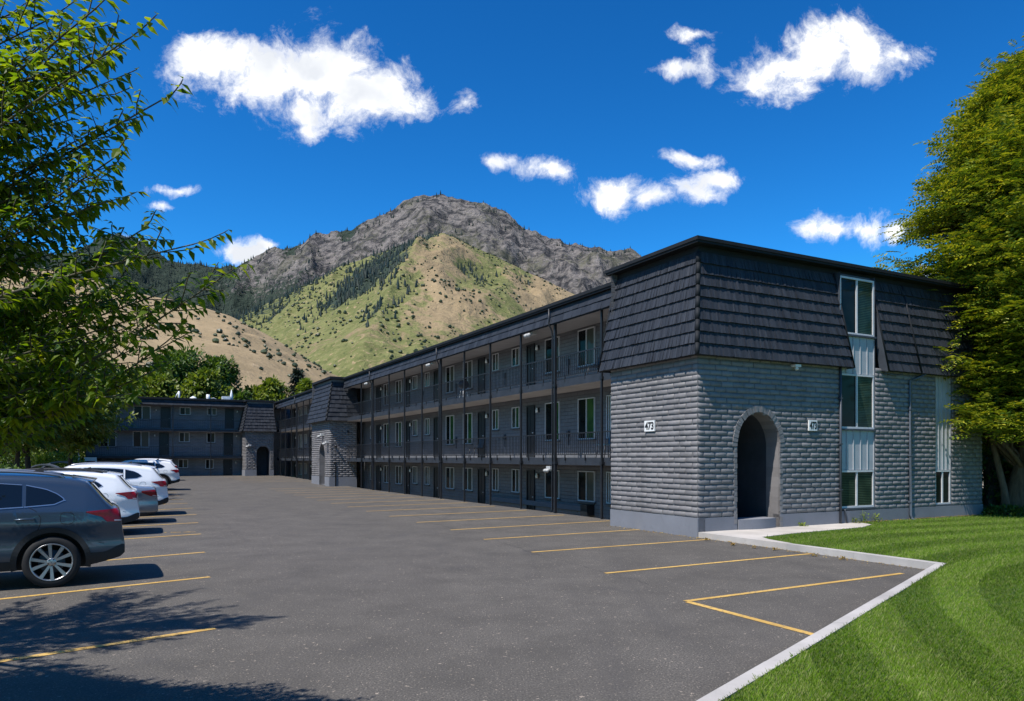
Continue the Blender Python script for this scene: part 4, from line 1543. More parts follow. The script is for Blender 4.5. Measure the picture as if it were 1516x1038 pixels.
def stair_tower(parent, x0, x1, y0, y1, front_arch=None, left_arch=None, zb=0.0, seed=40):
    """brick stair tower with its own mansard; left face at x0, front face at y0"""
    fl = Face(x0, y0, 0, 1, -1, 0); ff = Face(x0, y0, 1, 0, 0, -1)
    ly, lx = y1 - y0, x1 - x0
    mb = MB()
    brick_face(mb, fl, 0, ly, .55 + zb, 4.3, [arch_hole(zb=0, **left_arch)] if left_arch else [], rough=1.2, dep=.036)
    fix_normals(mb.build('brick_wall', [M['brick'], M['mortar']], parent))
    mb = MB()
    brick_face(mb, ff, 0, lx, .55 + zb, 4.3, [arch_hole(zb=0, **front_arch)] if front_arch else [], rough=2.0, dep=.045)
    fix_normals(mb.build('brick_wall', [M['brick'], M['mortar']], parent))
    for s0, s1 in cut(-.03, ly, [(left_arch['ac'] - left_arch['hw'], left_arch['ac'] + left_arch['hw'])] if left_arch else []):
        mb = MB()
        fl.box(mb, s0, s1, -.3, .552 + zb, -.2, .04)
        fix_normals(mb.build('plinth', M['plinth'], parent))
    for s0, s1 in cut(0.002, lx, [(front_arch['ac'] - front_arch['hw'], front_arch['ac'] + front_arch['hw'])] if front_arch else []):
        mb = MB()
        ff.box(mb, s0, s1, -.3, .548 + zb, -.2, .04)
        fix_normals(mb.build('plinth', M['plinth'], parent))
    if left_arch: arch_parts(fl, parent, left_arch['ac'], left_arch['hw'], left_arch['zs'], left_arch['ht'], zb + .02, 1.6)
    if front_arch: arch_parts(ff, parent, front_arch['ac'], front_arch['hw'], front_arch['zs'], front_arch['ht'], zb + .02, 1.6)
    mb = MB()
    for f_, L_ in ((fl, ly), (ff, lx)):
        mb.face([f_.P(.2, 4.2, -.22), f_.P(L_, 4.2, -.22), f_.P(L_, 6.9, -.22), f_.P(.2, 6.9, -.22)])
    mb.face([(x0, y1, 0), (x1, y1, 0), (x1, y1, 6.9), (x0, y1, 6.9)])
    mb.face([(x1, y0, 0), (x1, y1, 0), (x1, y1, 6.9), (x1, y0, 6.9)])
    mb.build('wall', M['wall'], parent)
    o_, i_ = .30, .22
    mansard(parent, [((x0 + i_, y1 - .1), (x0 + i_, y0 + i_), (x0 - o_, y1 + .3), (x0 - o_, y0 - o_)),
                     ((x0 + i_, y0 + i_), (x1 - .1, y0 + i_), (x0 - o_, y0 - o_), (x1 + .22, y0 - o_)),
                     ((x1 - .1, y0 + i_), (x1 - .1, y1), (x1 + .22, y0 - o_), (x1 + .22, y1)),
                     ((x0 + i_, y1 - .1), (x1 - .1, y1 - .1), (x0 - o_, y1 + .3), (x1 + .22, y1 + .3))],
            ((x0 + i_, y0 + i_), (x0 - o_, y0 - o_)), seed, 9, .16, .05)
    mb = MB()
    mb.box(x0 + i_ + .01, x1 - .15, y0 + i_ + .01, y1 - .12, 6.7, 6.9)
    mb.box(x0 + .02, x1 + .06, y0 + .02, y1 + .06, 6.9, 7.05)
    fix_normals(mb.build('roof_edge', M['cap'], parent))


t1f = Face(0, 33.9, 0, 1, -1, 0)
aa = sorted((t1f.at(473.5, 0)[0], t1f.at(481.5, 0)[0]))
stair_tower(bld, 0.0, 1.75, 33.9, 38.75, None, dict(ac=sum(aa) / 2, hw=(aa[1] - aa[0]) / 2, zs=2.1, ht=.72), 0.08, 41)
flood_light(bld, -.08, 33.9 + t1f.at(478.7, 0)[0], 3.35, 1.1)
flood_light(bld, -.08, 34.2, 2.85, 1.1)
mb = MB()
ff = Face(0, 33.9, 1, 0, 0, -1)
mb.tube([ff.P(.22, 1.55, .07), ff.P(.34, 1.58, .07), ff.P(.36, 1.5, .07), ff.P(.36, .05, .07)], .03, 6)
mb.build('conduit', M['cap'], bld)
mb = MB()
mb.tube([ff.P(1.15, 3.55, .05), ff.P(1.15, 3.5, .2)], .07, 8); mb.tube([ff.P(.3, 2.62, .05), ff.P(.38, 2.6, .22)], .06, 8)
mb.build('eave_lamp', M['black_metal'], bld)

# ---------------------------------------------------------------- far building, across the head of the lot
far = empty('apartment_building', L2W(0, 0), TH)
tag(far, 'grey three storey apartment wing across the far end of the parking lot', 'apartment building')
FF = Face(0, 58.9, 1, 0, 0, -1)
FE = Face(0, 57.72, 1, 0, 0, -1)
X0 = -14.3
mb = MB()
mb.face([FF.P(X0, 0, 0), FF.P(2.3, 0, 0), FF.P(2.3, 6.6, 0), FF.P(X0, 6.6, 0)])
mb.face([(X0, 58.9, 0), (X0, 70, 0), (X0, 70, 6.9), (X0, 58.9, 6.9)])
mb.face([(X0, 70, 0), (2.3, 70, 0), (2.3, 70, 6.9), (X0, 70, 6.9)])
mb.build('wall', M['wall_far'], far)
for (z0, z1) in ((1.83, 2.03), (4.18, 4.38)):
    walkway(far, [(X0, 57.75), (-1.0, 57.75), (-1.0, 58.899), (X0, 58.899)], z0, z1)
    for a, b in zip((X0, -10.9, -7.97, -4.95), (-10.9, -7.97, -4.95, -1.95)):
        railing(far, FE, a + .03, b - .03, z1, .82, step=.16)
mb = MB()
mb.face([(X0, 57.55, 6.5), (2.3, 57.55, 6.5), (2.3, 58.9, 6.5), (X0, 58.9, 6.5)])
mb.build('soffit', M['soffit'], far)
mb = MB()
shingle_slope(mb, (X0 - .1, 57.62, 6.92), (-1.5, 57.62, 6.92), (X0 - .1, 57.52, 6.45), (-1.5, 57.52, 6.45), 2, .3, .04, 71)
fix_normals(mb.build('eave_shingles', M['shingle'], far))
mb = MB()
mb.box(X0 - .15, -1.5, 57.47, 57.9, 6.93, 7.1)
mb.box(X0 - .15, 2.3, 57.9, 70, 6.85, 7.06)
fix_normals(mb.build('roof', M['cap'], far))
for px in (256, 312):
    a = FE.at(px, 0)[0]
    mb = MB(); FE.box(mb, a - .04, a + .04, .1, 6.45, -.01, .07)
    fix_normals(mb.build('post', M['black_metal'], far))
    for aa_ in (a,):
        pass
mb = MB(); FE.box(mb, X0, X0 + .09, .1, 6.45, -.01, .08)
fix_normals(mb.build('post', M['black_metal'], far))
RECTS = [('W', 197.6, 223, 601, 621), ('W', 150, 173, 600, 620.5), ('S', 266, 282, 603, 614.5), ('S', 307, 320.5, 604, 615), ('D', 237.7, 252.5, 603, 633), ('D', 333, 346, 605, 634),
         ('W', 148, 172, 638, 661.5), ('W', 196.5, 221, 638.5, 662.5), ('S', 265, 280.6, 640, 654.6), ('S', 306, 318.5, 640.5, 655.5), ('D', 235.6, 250, 640.5, 673.5), ('D', 331, 345, 641, 673.5),
         ('S', 263.7, 278.4, 680, 693), ('S', 304, 316, 680, 694), ('D', 330.6, 343.7, 680.5, 704), ('S', 197, 221, 680, 694), ('D', 236, 250, 680.5, 704)]
for kind, px0, px1, py0, py1 in RECTS:
    a0, a1, z0, z1 = FF.rect(px0, px1, py0, py1)
    if kind == 'D':
        door(FF, far, a0, a1, z0 - .05, z1, 0, -1)
        wall_lamp(FF, far, a1 + .3 if px0 > 300 else a0 - .35, z1 - .25)
    else:
        window(FF, far, a0, a1, z0, z1, ('glass', 'curtain' if py0 > 670 or px0 < 262 else 'curtain'), 0, .055)
t2f = Face(-1.88, 56.2, 1, 0, 0, -1)
aa = sorted((t2f.at(379.8, 0)[0], t2f.at(399.2, 0)[0]))
stair_tower(far, -1.88, .55, 56.2, 58.6, dict(ac=sum(aa) / 2, hw=(aa[1] - aa[0]) / 2, zs=2.3, ht=.62), None, 0.24, 43)
flood_light(far, -1.55, 56.05, 2.95, 1.1)
# vents and ducts on the far roof
mb = MB()
def roof_at(px, yy): return Face(0, yy, 1, 0, 0, -1).at(px, 0)[0]
x = roof_at(265, 61); mb.tube([(x, 61, 7.0), (x, 61, 7.95)], .09, 8); mb.tube([(x - .28, 61, 7.35), (x - .2, 61, 7.6), (x - .05, 61, 7.85)], .05, 6)
mb.build('vent_pipe', M['white_metal'], far)
mb = MB(); x = roof_at(286, 61); mb.tube([(x, 61, 7.0), (x, 61, 7.3), (x, 61, 7.42), (x, 61, 7.55)], [.3, .34, .26, .05], 12)
mb.build('roof_vent', M['white_metal'], far)
mb = MB(); x = roof_at(308, 61); mb.tube([(x, 61, 7.0), (x, 61, 7.75)], .16, 8); mb.tube([(x + .1, 61, 7.35), (x + .5, 61, 7.45), (x + .8, 61, 7.3)], .03, 6)
mb.build('vent_pipe', M['white_metal'], far)
mb = MB(); x = roof_at(336, 61); mb.box(x - .45, x + .3, 60.6, 61.3, 7.0, 7.62); mb.box(x - .38, x + .22, 60.58, 60.6, 7.1, 7.52); mb.tube([(x + .4, 61, 7.0), (x + .4, 61, 7.7), (x + .4, 61, 8.3)], [.14, .14, .02], 8)
mb.build('air_unit', M['white_metal'], far)

# ---------------------------------------------------------------- small things by the buildings
ft = empty('folding_table', L2W(1.62, 4.0, S1[1]), TH)
tag(ft, 'small teal topped folding table with white legs behind the first floor railing', 'table')
mb = MB(); mb.box(-.30, .28, -.42, .42, .70, .74); mb.build('table_top', mat_basic('teal_plastic', (.05, .16, .2), .5, .1), ft)
for sx in (-1, 1):
    for sy in (-1, 1):
        mb = MB(); mb.tube([(sx * .22, sy * .38, 0), (sx * .25, sy * .36, .70)], .022, 6); mb.build('leg', M['white'], ft)
fb = empty('back_fence', L2W(16.2, 2.6), TH)
tag(fb, 'dark timber fence in the deep shade right of the end wall', 'fence')
for k in range(14):
    pass
mb = MB()
for k in range(40):
    mb.box(.02 + k * .16, .17 + k * .16, -.02, .02 + .006 * (k % 3), .0, 1.9 + random.uniform(-.02, .02))
mb.build('board_panel', M['bark_dark'], fb)
for k in (0, 20, 39):
    mb = MB(); mb.box(k * .16, k * .16 + .1, .03, .14, 0, 1.95); mb.build('post', M['bark_dark'], fb)


def patio_chair(label, x, y, z, rz, mat_):
    c = empty('patio_chair', L2W(x, y, z), TH + rz)
    tag(c, label, 'chair', 'chairs on the walkways')
    m = MB(); m.box(-.23, .23, -.22, .22, .40, .43); m.build('seat', mat_, c)
    m = MB(); m.hexa([(-.23, .20, .43), (.23, .20, .43), (.23, .23, .43), (-.23, .23, .43), (-.22, .30, .84), (.22, .30, .84), (.22, .33, .84), (-.22, .33, .84)]); m.build('backrest', mat_, c)
    for sx in (-1, 1):
        for sy in (-1, 1):
            m = MB(); m.tube([(sx * .24, sy * .24, 0), (sx * .21, sy * .2, .40)], .016, 6); m.build('leg', M['black_metal'], c)
    return c


M['chair_blue'] = mat_basic('chair_blue', (.03, .075, .11), .5, .15)
patio_chair('dark chair outside the nearest window of the top walkway', 1.95, 6.9, S2[1], -1.4, M['door'])
patio_chair('blue chair below the nearest window of the first floor walkway', 1.95, 6.4, S1[1], -1.6, M['chair_blue'])
patio_chair('dark chair beside the second door of the first floor walkway', 1.95, 16.2, S1[1], -1.5, M['door'])
gr_ = empty('kettle_grill', L2W(1.8, 17.2, S2[1]), TH)
tag(gr_, 'small black kettle grill on the top walkway by the doubled post', 'grill')
m = MB(); m.tube([(0, 0, .52), (0, 0, .60), (0, 0, .72), (0, 0, .86), (0, 0, .92)], [.12, .22, .26, .18, .03], 14); m.build('bowl', M['black_metal'], gr_)
for a in (0, 2.1, 4.2):
    m = MB(); m.tube([(.26 * math.cos(a), .26 * math.sin(a), 0), (.12 * math.cos(a), .12 * math.sin(a), .58)], .012, 6); m.build('leg', M['frame'], gr_)

# worn stencilled marks beside one of the left stall lines
m = MB()
rs = random.Random(12)
x0_, y0_ = gp(243, 789); x1_, y1_ = gp(290, 788)
for k in range(15):
    t = k / 15 + rs.uniform(0, .02)
    if k in (1, 2, 8): continue
    xx, yy = x0_ + (x1_ - x0_) * t, y0_ + (y1_ - y0_) * t
    a_, b_ = rs.uniform(.03, .055), rs.uniform(.05, .10)
    m.face([L2W(xx, yy, .006), L2W(xx + a_, yy + .01, .006), L2W(xx + a_, yy + b_, .006), L2W(xx, yy + b_, .006)])
tag(m.build('stall_marking', M['line']), kind='structure')


# ================================================================== CARS
def interp(pts):
    xs = np.array([p[0] for p in pts], float); ys = np.array([p[1] for p in pts], float)
    return lambda x: float(np.interp(x, xs, ys))


def smooth_curve(pts, n=3):
    """round off a polyline profile (Chaikin)"""
    p = [tuple(map(float, q)) for q in pts]
    for _ in range(n):
        q = [p[0]]
        for a, b in zip(p, p[1:]):
            q.append((a[0] * .75 + b[0] * .25, a[1] * .75 + b[1] * .25)); q.append((a[0] * .25 + b[0] * .75, a[1] * .25 + b[1] * .75))
        q.append(p[-1]); p = q
    return interp(p)


class CarShape:
    def __init__(s, L, half, top, bot, belt, tumble, xr, xf, wr, arch):
        s.L, s.half, s.belt, s.tum, s.xr, s.xf, s.wr, s.arch = L, half, belt, tumble, xr, xf, wr, arch
        s.top = smooth_curve(top, 1); s.bot0 = interp(bot)

    def bot(s, x):
        z = s.bot0(x)
        for xw in (s.xr, s.xf):
            d = abs(x - xw)
            if d < s.arch: z = max(z, s.wr + math.sqrt(s.arch ** 2 - d * d))
        return min(z, s.top(x) - .12)

    def roundr(s, x):
        return max(.03, min(.15, (s.top(x) - s.bot0(x)) * .3))

    def W0(s, x, z):
        w = s.half
        r = max(0, (.55 - x) / .55); w *= 1 - .14 * r ** 2.0
        f = max(0, (x - (s.L - .85)) / .85); w *= 1 - .22 * f ** 2.2
        if z < .55: w -= .055 * ((.55 - z) / .3) ** 2
        if z > s.belt: w -= s.tum * (z - s.belt) ** 1.08
        w += .016 * math.exp(-((z - .90) / .075) ** 2) - .012 * math.exp(-((z - .66) / .10) ** 2)
        return w

    def sideY(s, x, z):
        zr = s.top(x) - s.roundr(x)
        if z <= zr: return s.W0(x, z)
        t = min(1.0, (z - zr) / s.roundr(x))
        return s.W0(x, zr) * max(0, 1 - t ** 3) ** (1 / 3)

    def topZ(s, x, y):
        rr = s.roundr(x); zr = s.top(x) - rr; w = s.W0(x, zr)
        t = min(1.0, abs(y) / w)
        return zr + rr * (1 - t ** 3) ** (1 / 3)


def wheel_meshes(r, wd):
    mb = MB()
    prof = [(r * .70, wd * .46), (r * .80, wd * .50), (r * .93, wd * .47), (r * .985, wd * .38), (r, wd * .25), (r, -wd * .25), (r * .985, -wd * .38), (r * .9, -wd * .48), (r * .70, -wd * .46)]
    n = 40
    V = [(q * math.cos(2 * math.pi * k / n), y, q * math.sin(2 * math.pi * k / n)) for q, y in prof for k in range(n)]
    F = [(i * n + k, i * n + (k + 1) % n, (i + 1) * n + (k + 1) % n, (i + 1) * n + k) for i in range(len(prof) - 1) for k in range(n)]
    mb.idx(V, F, 0, True)
    t = fix_normals(mb.build('wheel', M['rubber']))
    mb = MB()
    rr = r * .735
    prof = [(rr * .90, wd * .30, 1), (rr * .93, wd * .46, 0), (rr * .985, wd * .50, 0), (rr, wd * .47, 0), (rr * .96, wd * .40, 0)]
    V = [(q * math.cos(2 * math.pi * k / n), y, q * math.sin(2 * math.pi * k / n)) for q, y, _ in prof for k in range(n)]
    mb.idx(V, [(i * n + k, i * n + (k + 1) % n, (i + 1) * n + (k + 1) % n, (i + 1) * n + k) for i in range(len(prof) - 1) for k in range(n)], 0, True)
    V = [(q * math.cos(2 * math.pi * k / n), y, q * math.sin(2 * math.pi * k / n)) for q, y in ((rr * .92, wd * .30), (rr * .90, -wd * .4), (.01, -wd * .4)) for k in range(n)]
    mb.idx(V, [(i * n + k, i * n + (k + 1) % n, (i + 1) * n + (k + 1) % n, (i + 1) * n + k) for i in range(2) for k in range(n)], 1, True)
    V = [(q * math.cos(2 * math.pi * k / n), y, q * math.sin(2 * math.pi * k / n)) for q, y in ((rr * .62, wd * .05), (rr * .62, -wd * .02), (.02, wd * .06)) for k in range(n)]
    mb.idx(V, [(k, (k + 1) % n, n + (k + 1) % n, n + k) for k in range(n)] + [(k, 2 * n + k, 2 * n + (k + 1) % n, (k + 1) % n) for k in range(n)], 2, True)
    for k in range(10):
        a = 2 * math.pi * (k // 2) / 5 + (.16 if k % 2 else -.16) + .31
        a2 = 2 * math.pi * (k // 2) / 5 + (.29 if k % 2 else -.29) + .31
        def pt(rad, ang, off, y):
            return (rad * math.cos(ang) - off * math.sin(ang), y, rad * math.sin(ang) + off * math.cos(ang))
        i0, o0 = rr * .16, rr * .95
        mb.hexa([pt(i0, a, -.020, wd * .28), pt(i0, a, .020, wd * .28), pt(o0, a2, .030, wd * .34), pt(o0, a2, -.030, wd * .34),
                 pt(i0, a, -.015, wd * .43), pt(i0, a, .015, wd * .43), pt(o0, a2, .023, wd * .475), pt(o0, a2, -.023, wd * .475)])
    V = [(q * math.cos(2 * math.pi * k / 20), y, q * math.sin(2 * math.pi * k / 20)) for q, y in ((rr * .25, wd * .28), (rr * .24, wd * .42), (rr * .18, wd * .45), (.005, wd * .45)) for k in range(20)]
    mb.idx(V, [(i * 20 + k, i * 20 + (k + 1) % 20, (i + 1) * 20 + (k + 1) % 20, (i + 1) * 20 + k) for i in range(3) for k in range(20)], 0, True)
    for k in range(5):
        a = 2 * math.pi * k / 5
        mb.tube([(rr * .17 * math.cos(a), wd * .40, rr * .17 * math.sin(a)), (rr * .17 * math.cos(a), wd * .465, rr * .17 * math.sin(a))], .011, 6, 1)
    rim = fix_normals(mb.build('rim', [M['alloy'], M['cladding'], M['galv']], t))
    return t, rim


def make_car(label, cat, pos, head, spec, paint, roof_paint=None, rails=None, zs=1.0, zoff=0.0, rim_ok=True):
    S = spec['shape']; L = S.L
    root = empty(spec['name'], (pos[0], pos[1], zoff), R(head))
    root.scale = (1, 1, zs)
    tag(root, label, cat, 'cars parked along the left side of the lot')
    # stations
    xs = set(np.linspace(0, L, 64).tolist())
    for e in (0, .008, .02, .035, .05, .065, .08, .1, .12, .15, .19, .24, .30, .36): xs.add(e); xs.add(L - e)
    for xw in (S.xr, S.xf):
        for k in range(25): xs.add(xw - S.arch * math.cos(math.pi * k / 24))
    xs = sorted(xs)
    nz, nr = 16, 8
    mb = MB(); V = []
    for x in xs:
        zb, zt = S.bot(x), S.top(x)
        rr = S.roundr(x); zr = max(zt - rr, zb + .02)
        half = []
        for k in range(nz + 1):
            z = zb + (zr - zb) * k / nz; half.append((S.W0(x, z), z))
        wr_ = S.W0(x, zr)
        for k in range(1, nr + 1):
            th = math.pi / 2 * k / nr
            half.append((wr_ * math.cos(th) ** (2 / 3) if k < nr else 0.0, zr + (zt - zr) * math.sin(th) ** (2 / 3)))
        ring = [(x, y, z) for y, z in half] + [(x, -y, z) for y, z in reversed(half[:-1])]
        V.append(ring)
    m = len(V[0]); flat = [p for r_ in V for p in r_]; F = []; MI = []
    for i in range(len(xs) - 1):
        for k in range(m):
            F.append((i * m + k, (i + 1) * m + k, (i + 1) * m + (k + 1) % m, i * m + (k + 1) % m))
            MI.append(1 if k == m - 1 else 0)
    F.append(tuple(range(m))); MI.append(0)
    F.append(tuple((len(xs) - 1) * m + k for k in range(m))); MI.append(0)
    mb.idx(flat, F, 0, True); mb.m = MI
    mats = [M[paint], M['cladding']]
    body = fix_normals(mb.build('body', mats, root))

    def side_patch(x0, x1, lo, hi, off, side, nx=26, nzz=6, out=None, mi=0):
        b = out or MB()
        g = []
        for i in range(nx + 1):
            x = x0 + (x1 - x0) * i / nx
            zl, zh = max(lo(x), S.bot(x) + .0), min(hi(x), S.top(x) - .012)
            if zh < zl: zh = zl
            g.append([(x, side * (S.sideY(x, zl + (zh - zl) * k / nzz) + off), zl + (zh - zl) * k / nzz) for k in range(nzz + 1)])
        base = len(b.v); b.v.extend(p for r_ in g for p in r_)
        w_ = nzz + 1
        for i in range(nx):
            for k in range(nzz):
                b.f.append((base + i * w_ + k, base + (i + 1) * w_ + k, base + (i + 1) * w_ + k + 1, base + i * w_ + k + 1)); b.m.append(mi); b.s.append(True)
        return b

    def top_patch(x0, x1, hw0, hw1, off, nx=10, ny=14):
        b = MB(); g = []
        for i in range(nx + 1):
            x = x0 + (x1 - x0) * i / nx; hw = hw0 + (hw1 - hw0) * i / nx
            sl = (S.top(x + .02) - S.top(x - .02)) / .04; ln = math.hypot(1, sl)
            row = []
            for k in range(ny + 1):
                y = -hw + 2 * hw * k / ny
                row.append((x - off * sl / ln, y, S.topZ(x, y) + off / ln))
            g.append(row)
        base = len(b.v); b.v.extend(p for r_ in g for p in r_); w_ = ny + 1
        for i in range(nx):
            for k in range(ny):
                b.f.append((base + i * w_ + k, base + (i + 1) * w_ + k, base + (i + 1) * w_ + k + 1, base + i * w_ + k + 1)); b.m.append(0); b.s.append(True)
        return b

    def seam(b, pts, side, wd=.007, off=.003, mi=0):
        for (x0, z0), (x1, z1) in zip(pts, pts[1:]):
            l = math.hypot(x1 - x0, z1 - z0) + 1e-6; nx_, nz_ = -(z1 - z0) / l * wd / 2, (x1 - x0) / l * wd / 2
            P = lambda x, z: (x, side * (S.sideY(x, z) + off), z)
            b.face([P(x0 - nx_, z0 - nz_), P(x1 - nx_, z1 - nz_), P(x1 + nx_, z1 + nz_), P(x0 + nx_, z0 + nz_)], mi)

    for side in (1, -1):
        for (x0, x1, lo, hi) in spec['windows']:
            b = side_patch(x0, x1, interp(lo), interp(hi), .005, side)
            fix_normals(b.build('side_window', M['car_glass'], root))
        b = MB()
        for (x0, x1, lo, hi) in spec['windows']:
            l_, h_ = interp(lo), interp(hi)
            side_patch(x0 - .02, x1 + .02, lambda x: l_(x) - .012, lambda x: l_(x) + .001, .008, side, 26, 1, b)
        x0, x1, lo, hi = spec['windows'][0]
        seam(b, [(x0 + .005, interp(lo)(x0) - .012)] + [(x0 + (x1 - x0) * t, interp(hi)(x0 + (x1 - x0) * t) + .008) for t in (0, .06, .12, .2, .3, .45, .6, .8, 1)], side, .011, .009)
        for (xa, xb, lo, hi) in spec['windows'][1:]:
            seam(b, [(xa + (xb - xa) * t, interp(hi)(xa + (xb - xa) * t) + .006) for t in np.linspace(0, 1, 14)], side, .009, .009)
        fix_normals(b.build('window_trim', M[spec['trim']], root))
        tl = spec['tail']
        b = side_patch(tl[0], tl[1], interp(tl[2]), interp(tl[3]), .012, side, 24, 5)
        lc = interp(tl[2])
        side_patch(tl[0] + .03, tl[0] + .13, lambda x: lc(x) + .012, lambda x: lc(x) + .030, .014, side, 8, 1, b, 1)
        fix_normals(b.build('tail_light', [M['tail_red'], M['tail_clear']], root))
        hl = spec['head']
        b = side_patch(hl[0], hl[1], interp(hl[2]), interp(hl[3]), .01, side, 12, 3)
        fix_normals(b.build('headlight', M['lens'], root))
        b = MB()
        if spec['clad']:
            side_patch(.0, S.xr - S.arch, lambda x: 0, lambda x: .47 + .10 * sstep(.3, 0, x), .006, side, 12, 4, b)
            side_patch(S.xr + S.arch, S.xf - S.arch, lambda x: 0, lambda x: .40, .008, side, 20, 4, b)
            side_patch(S.xf + S.arch, L, lambda x: 0, lambda x: .45, .006, side, 12, 3, b)
            for xw in (S.xr, S.xf):
                for k in range(30):
                    t0, t1 = math.pi * (k / 30 * 1.14 - .07), math.pi * ((k + 1) / 30 * 1.14 - .07)
                    q = []
                    for (t, r_) in ((t0, S.arch - .004), (t1, S.arch - .004), (t1, S.arch + .07), (t0, S.arch + .07)):
                        x, z = xw + r_ * math.cos(t), S.wr + r_ * math.sin(t)
                        q.append((x, side * (S.W0(x, z) + .014), z))
                    b.face(q, 0, True)
                    b.face([q[0], q[1], (q[1][0], q[1][1] - side * .1, q[1][2]), (q[0][0], q[0][1] - side * .1, q[0][2])], 0, True)
        for xw in (S.xr, S.xf):                     # inner liner of the wheel well
            yl = side * (S.half - .30)
            b.face([(xw + (S.arch + .03) * math.cos(t), yl, max(.24, S.wr + (S.arch + .03) * math.sin(t))) for t in np.linspace(-.35, math.pi + .35, 22)], 0)
        if not spec['clad']:
            side_patch(S.xr + S.arch, S.xf - S.arch, lambda x: 0, lambda x: .27, .006, side, 10, 2, b)
            side_patch(.0, S.xr - S.arch, lambda x: 0, lambda x: .32, .006, side, 8, 2, b)
        b.build('cladding', M['cladding'], root)
        b = MB()
        for pts in spec['seams']: seam(b, pts, side)
        fx, fz, fr_ = spec['fuel']
        seam(b, [(fx + fr_ * abs(math.cos(t)) ** .7 * math.copysign(1, math.cos(t)), fz + fr_ * abs(math.sin(t)) ** .7 * math.copysign(1, math.sin(t))) for t in np.linspace(0, 2 * math.pi, 25)], side, .006)
        b.build('panel_gap', M['seam'], root)
        for (hx, hz) in spec['handles']:
            b = MB()
            P = lambda x, z, o: (x, side * (S.sideY(x, z) + o), z)
            b.tube([P(hx, hz, .0), P(hx + .02, hz + .003, .032), P(hx + .12, hz + .004, .038), P(hx + .22, hz, .03), P(hx + .24, hz - .002, 0)], [.011, .014, .016, .014, .011], 8)
            b.build('handle', M[paint], root)
        b = MB()
        mx, mz = spec['mirror']
        c = Vector((mx, side * (S.sideY(mx, mz) + .12), mz))
        b.tube([c + Vector((-.07, 0, 0)), c + Vector((-.06, 0, 0)), c + Vector((.0, 0, .0)), c + Vector((.08, -side * .03, -.01)), c + Vector((.11, -side * .05, -.02))], [.02, .085, .09, .07, .02], 12)
        b.tube([c + Vector((0, -side * .14, -.04)), c], .025, 6)
        b.build('mirror', M[paint], root)
        if rails:
            b = MB()
            xa, xb = spec['rail']
            yy_ = side * (S.half - .27)
            P = lambda x, o: (x, yy_, S.topZ(x, abs(yy_)) + o)
            n_ = 16
            b.tube([P(xa, -.01)] + [P(xa + (xb - xa) * t, .05 * math.sin(math.pi * min(1, max(0, t))) ** .35) for t in np.linspace(.03, .97, n_)] + [P(xb, -.01)], .020, 8)
            b.build('roof_rail', M[rails], root)
        for nm, xw in (('rear', S.xr), ('front', S.xf)):
            t, rm = spec['wheel']
            if spec['used']:
                t2 = t.copy(); r2 = rm.copy(); COL.objects.link(t2); COL.objects.link(r2)
            else:
                t2, r2 = t, rm; spec['used'] = True
            t2.parent = root; r2.parent = t2
            t2.location = (xw, side * (S.half - .10), S.wr)
            t2.rotation_euler = (0, .4 * xw, 0 if side > 0 else math.pi)
    x0, x1, h0, h1 = spec['rear_glass']
    fix_normals(top_patch(x0, x1, h0, h1, .006).build('rear_window', M['car_glass'], root))
    x0, x1, h0, h1 = spec['windscreen']
    fix_normals(top_patch(x0, x1, h0, h1, .006).build('windscreen', M['car_glass'], root))
    if roof_paint:
        x0, x1, hw = spec['roof']
        fix_normals(top_patch(x0, x1, hw, hw, .004, 16, 14).build('roof_panel', M[roof_paint], root))
    if spec.get('spoiler'):
        xa, xb, za, dz, hw = spec['spoiler']
        b = MB()
        n_ = 12
        T = [(xb, -hw + 2 * hw * k / n_) for k in range(n_ + 1)]
        top_ = [(xb, y, S.topZ(xb, y) + .008) for _, y in T]
        tip = [(xa + .08 * (abs(y) / hw) ** 3, y * .97, za - .04 * (abs(y) / hw) ** 2) for _, y in T]
        und = [(xa + .03 + .08 * (abs(y) / hw) ** 3, y * .97, za - dz - .04 * (abs(y) / hw) ** 2) for _, y in T]
        roo = [(xb - .05, y, S.topZ(xb - .05, y) - .10) for _, y in T]
        for k in range(n_):
            b.face([top_[k], top_[k + 1], tip[k + 1], tip[k]], 0, False); b.face([tip[k], tip[k + 1], und[k + 1], und[k]], 0)
            b.face([und[k], und[k + 1], roo[k + 1], roo[k]], 1)
        b.face([top_[0], tip[0], und[0], roo[0]], 1); b.face([top_[-1], roo[-1], und[-1], tip[-1]], 1)
        fix_normals(b.build('spoiler', [M[paint], M['cladding']], root))
        b = MB()
        xf_ = spec['roof'][0] + .45
        z_ = S.top(xf_)
        b.hexa([(xf_ - .09, -.02, z_ - .01), (xf_ + .09, -.014, z_ - .01), (xf_ + .09, .014, z_ - .01), (xf_ - .09, .02, z_ - .01),
                (xf_ - .085, -.005, z_ + .075), (xf_ - .03, -.005, z_ + .06), (xf_ - .03, .005, z_ + .06), (xf_ - .085, .005, z_ + .075)])
        b.build('antenna', M['cladding'], root)
    return root


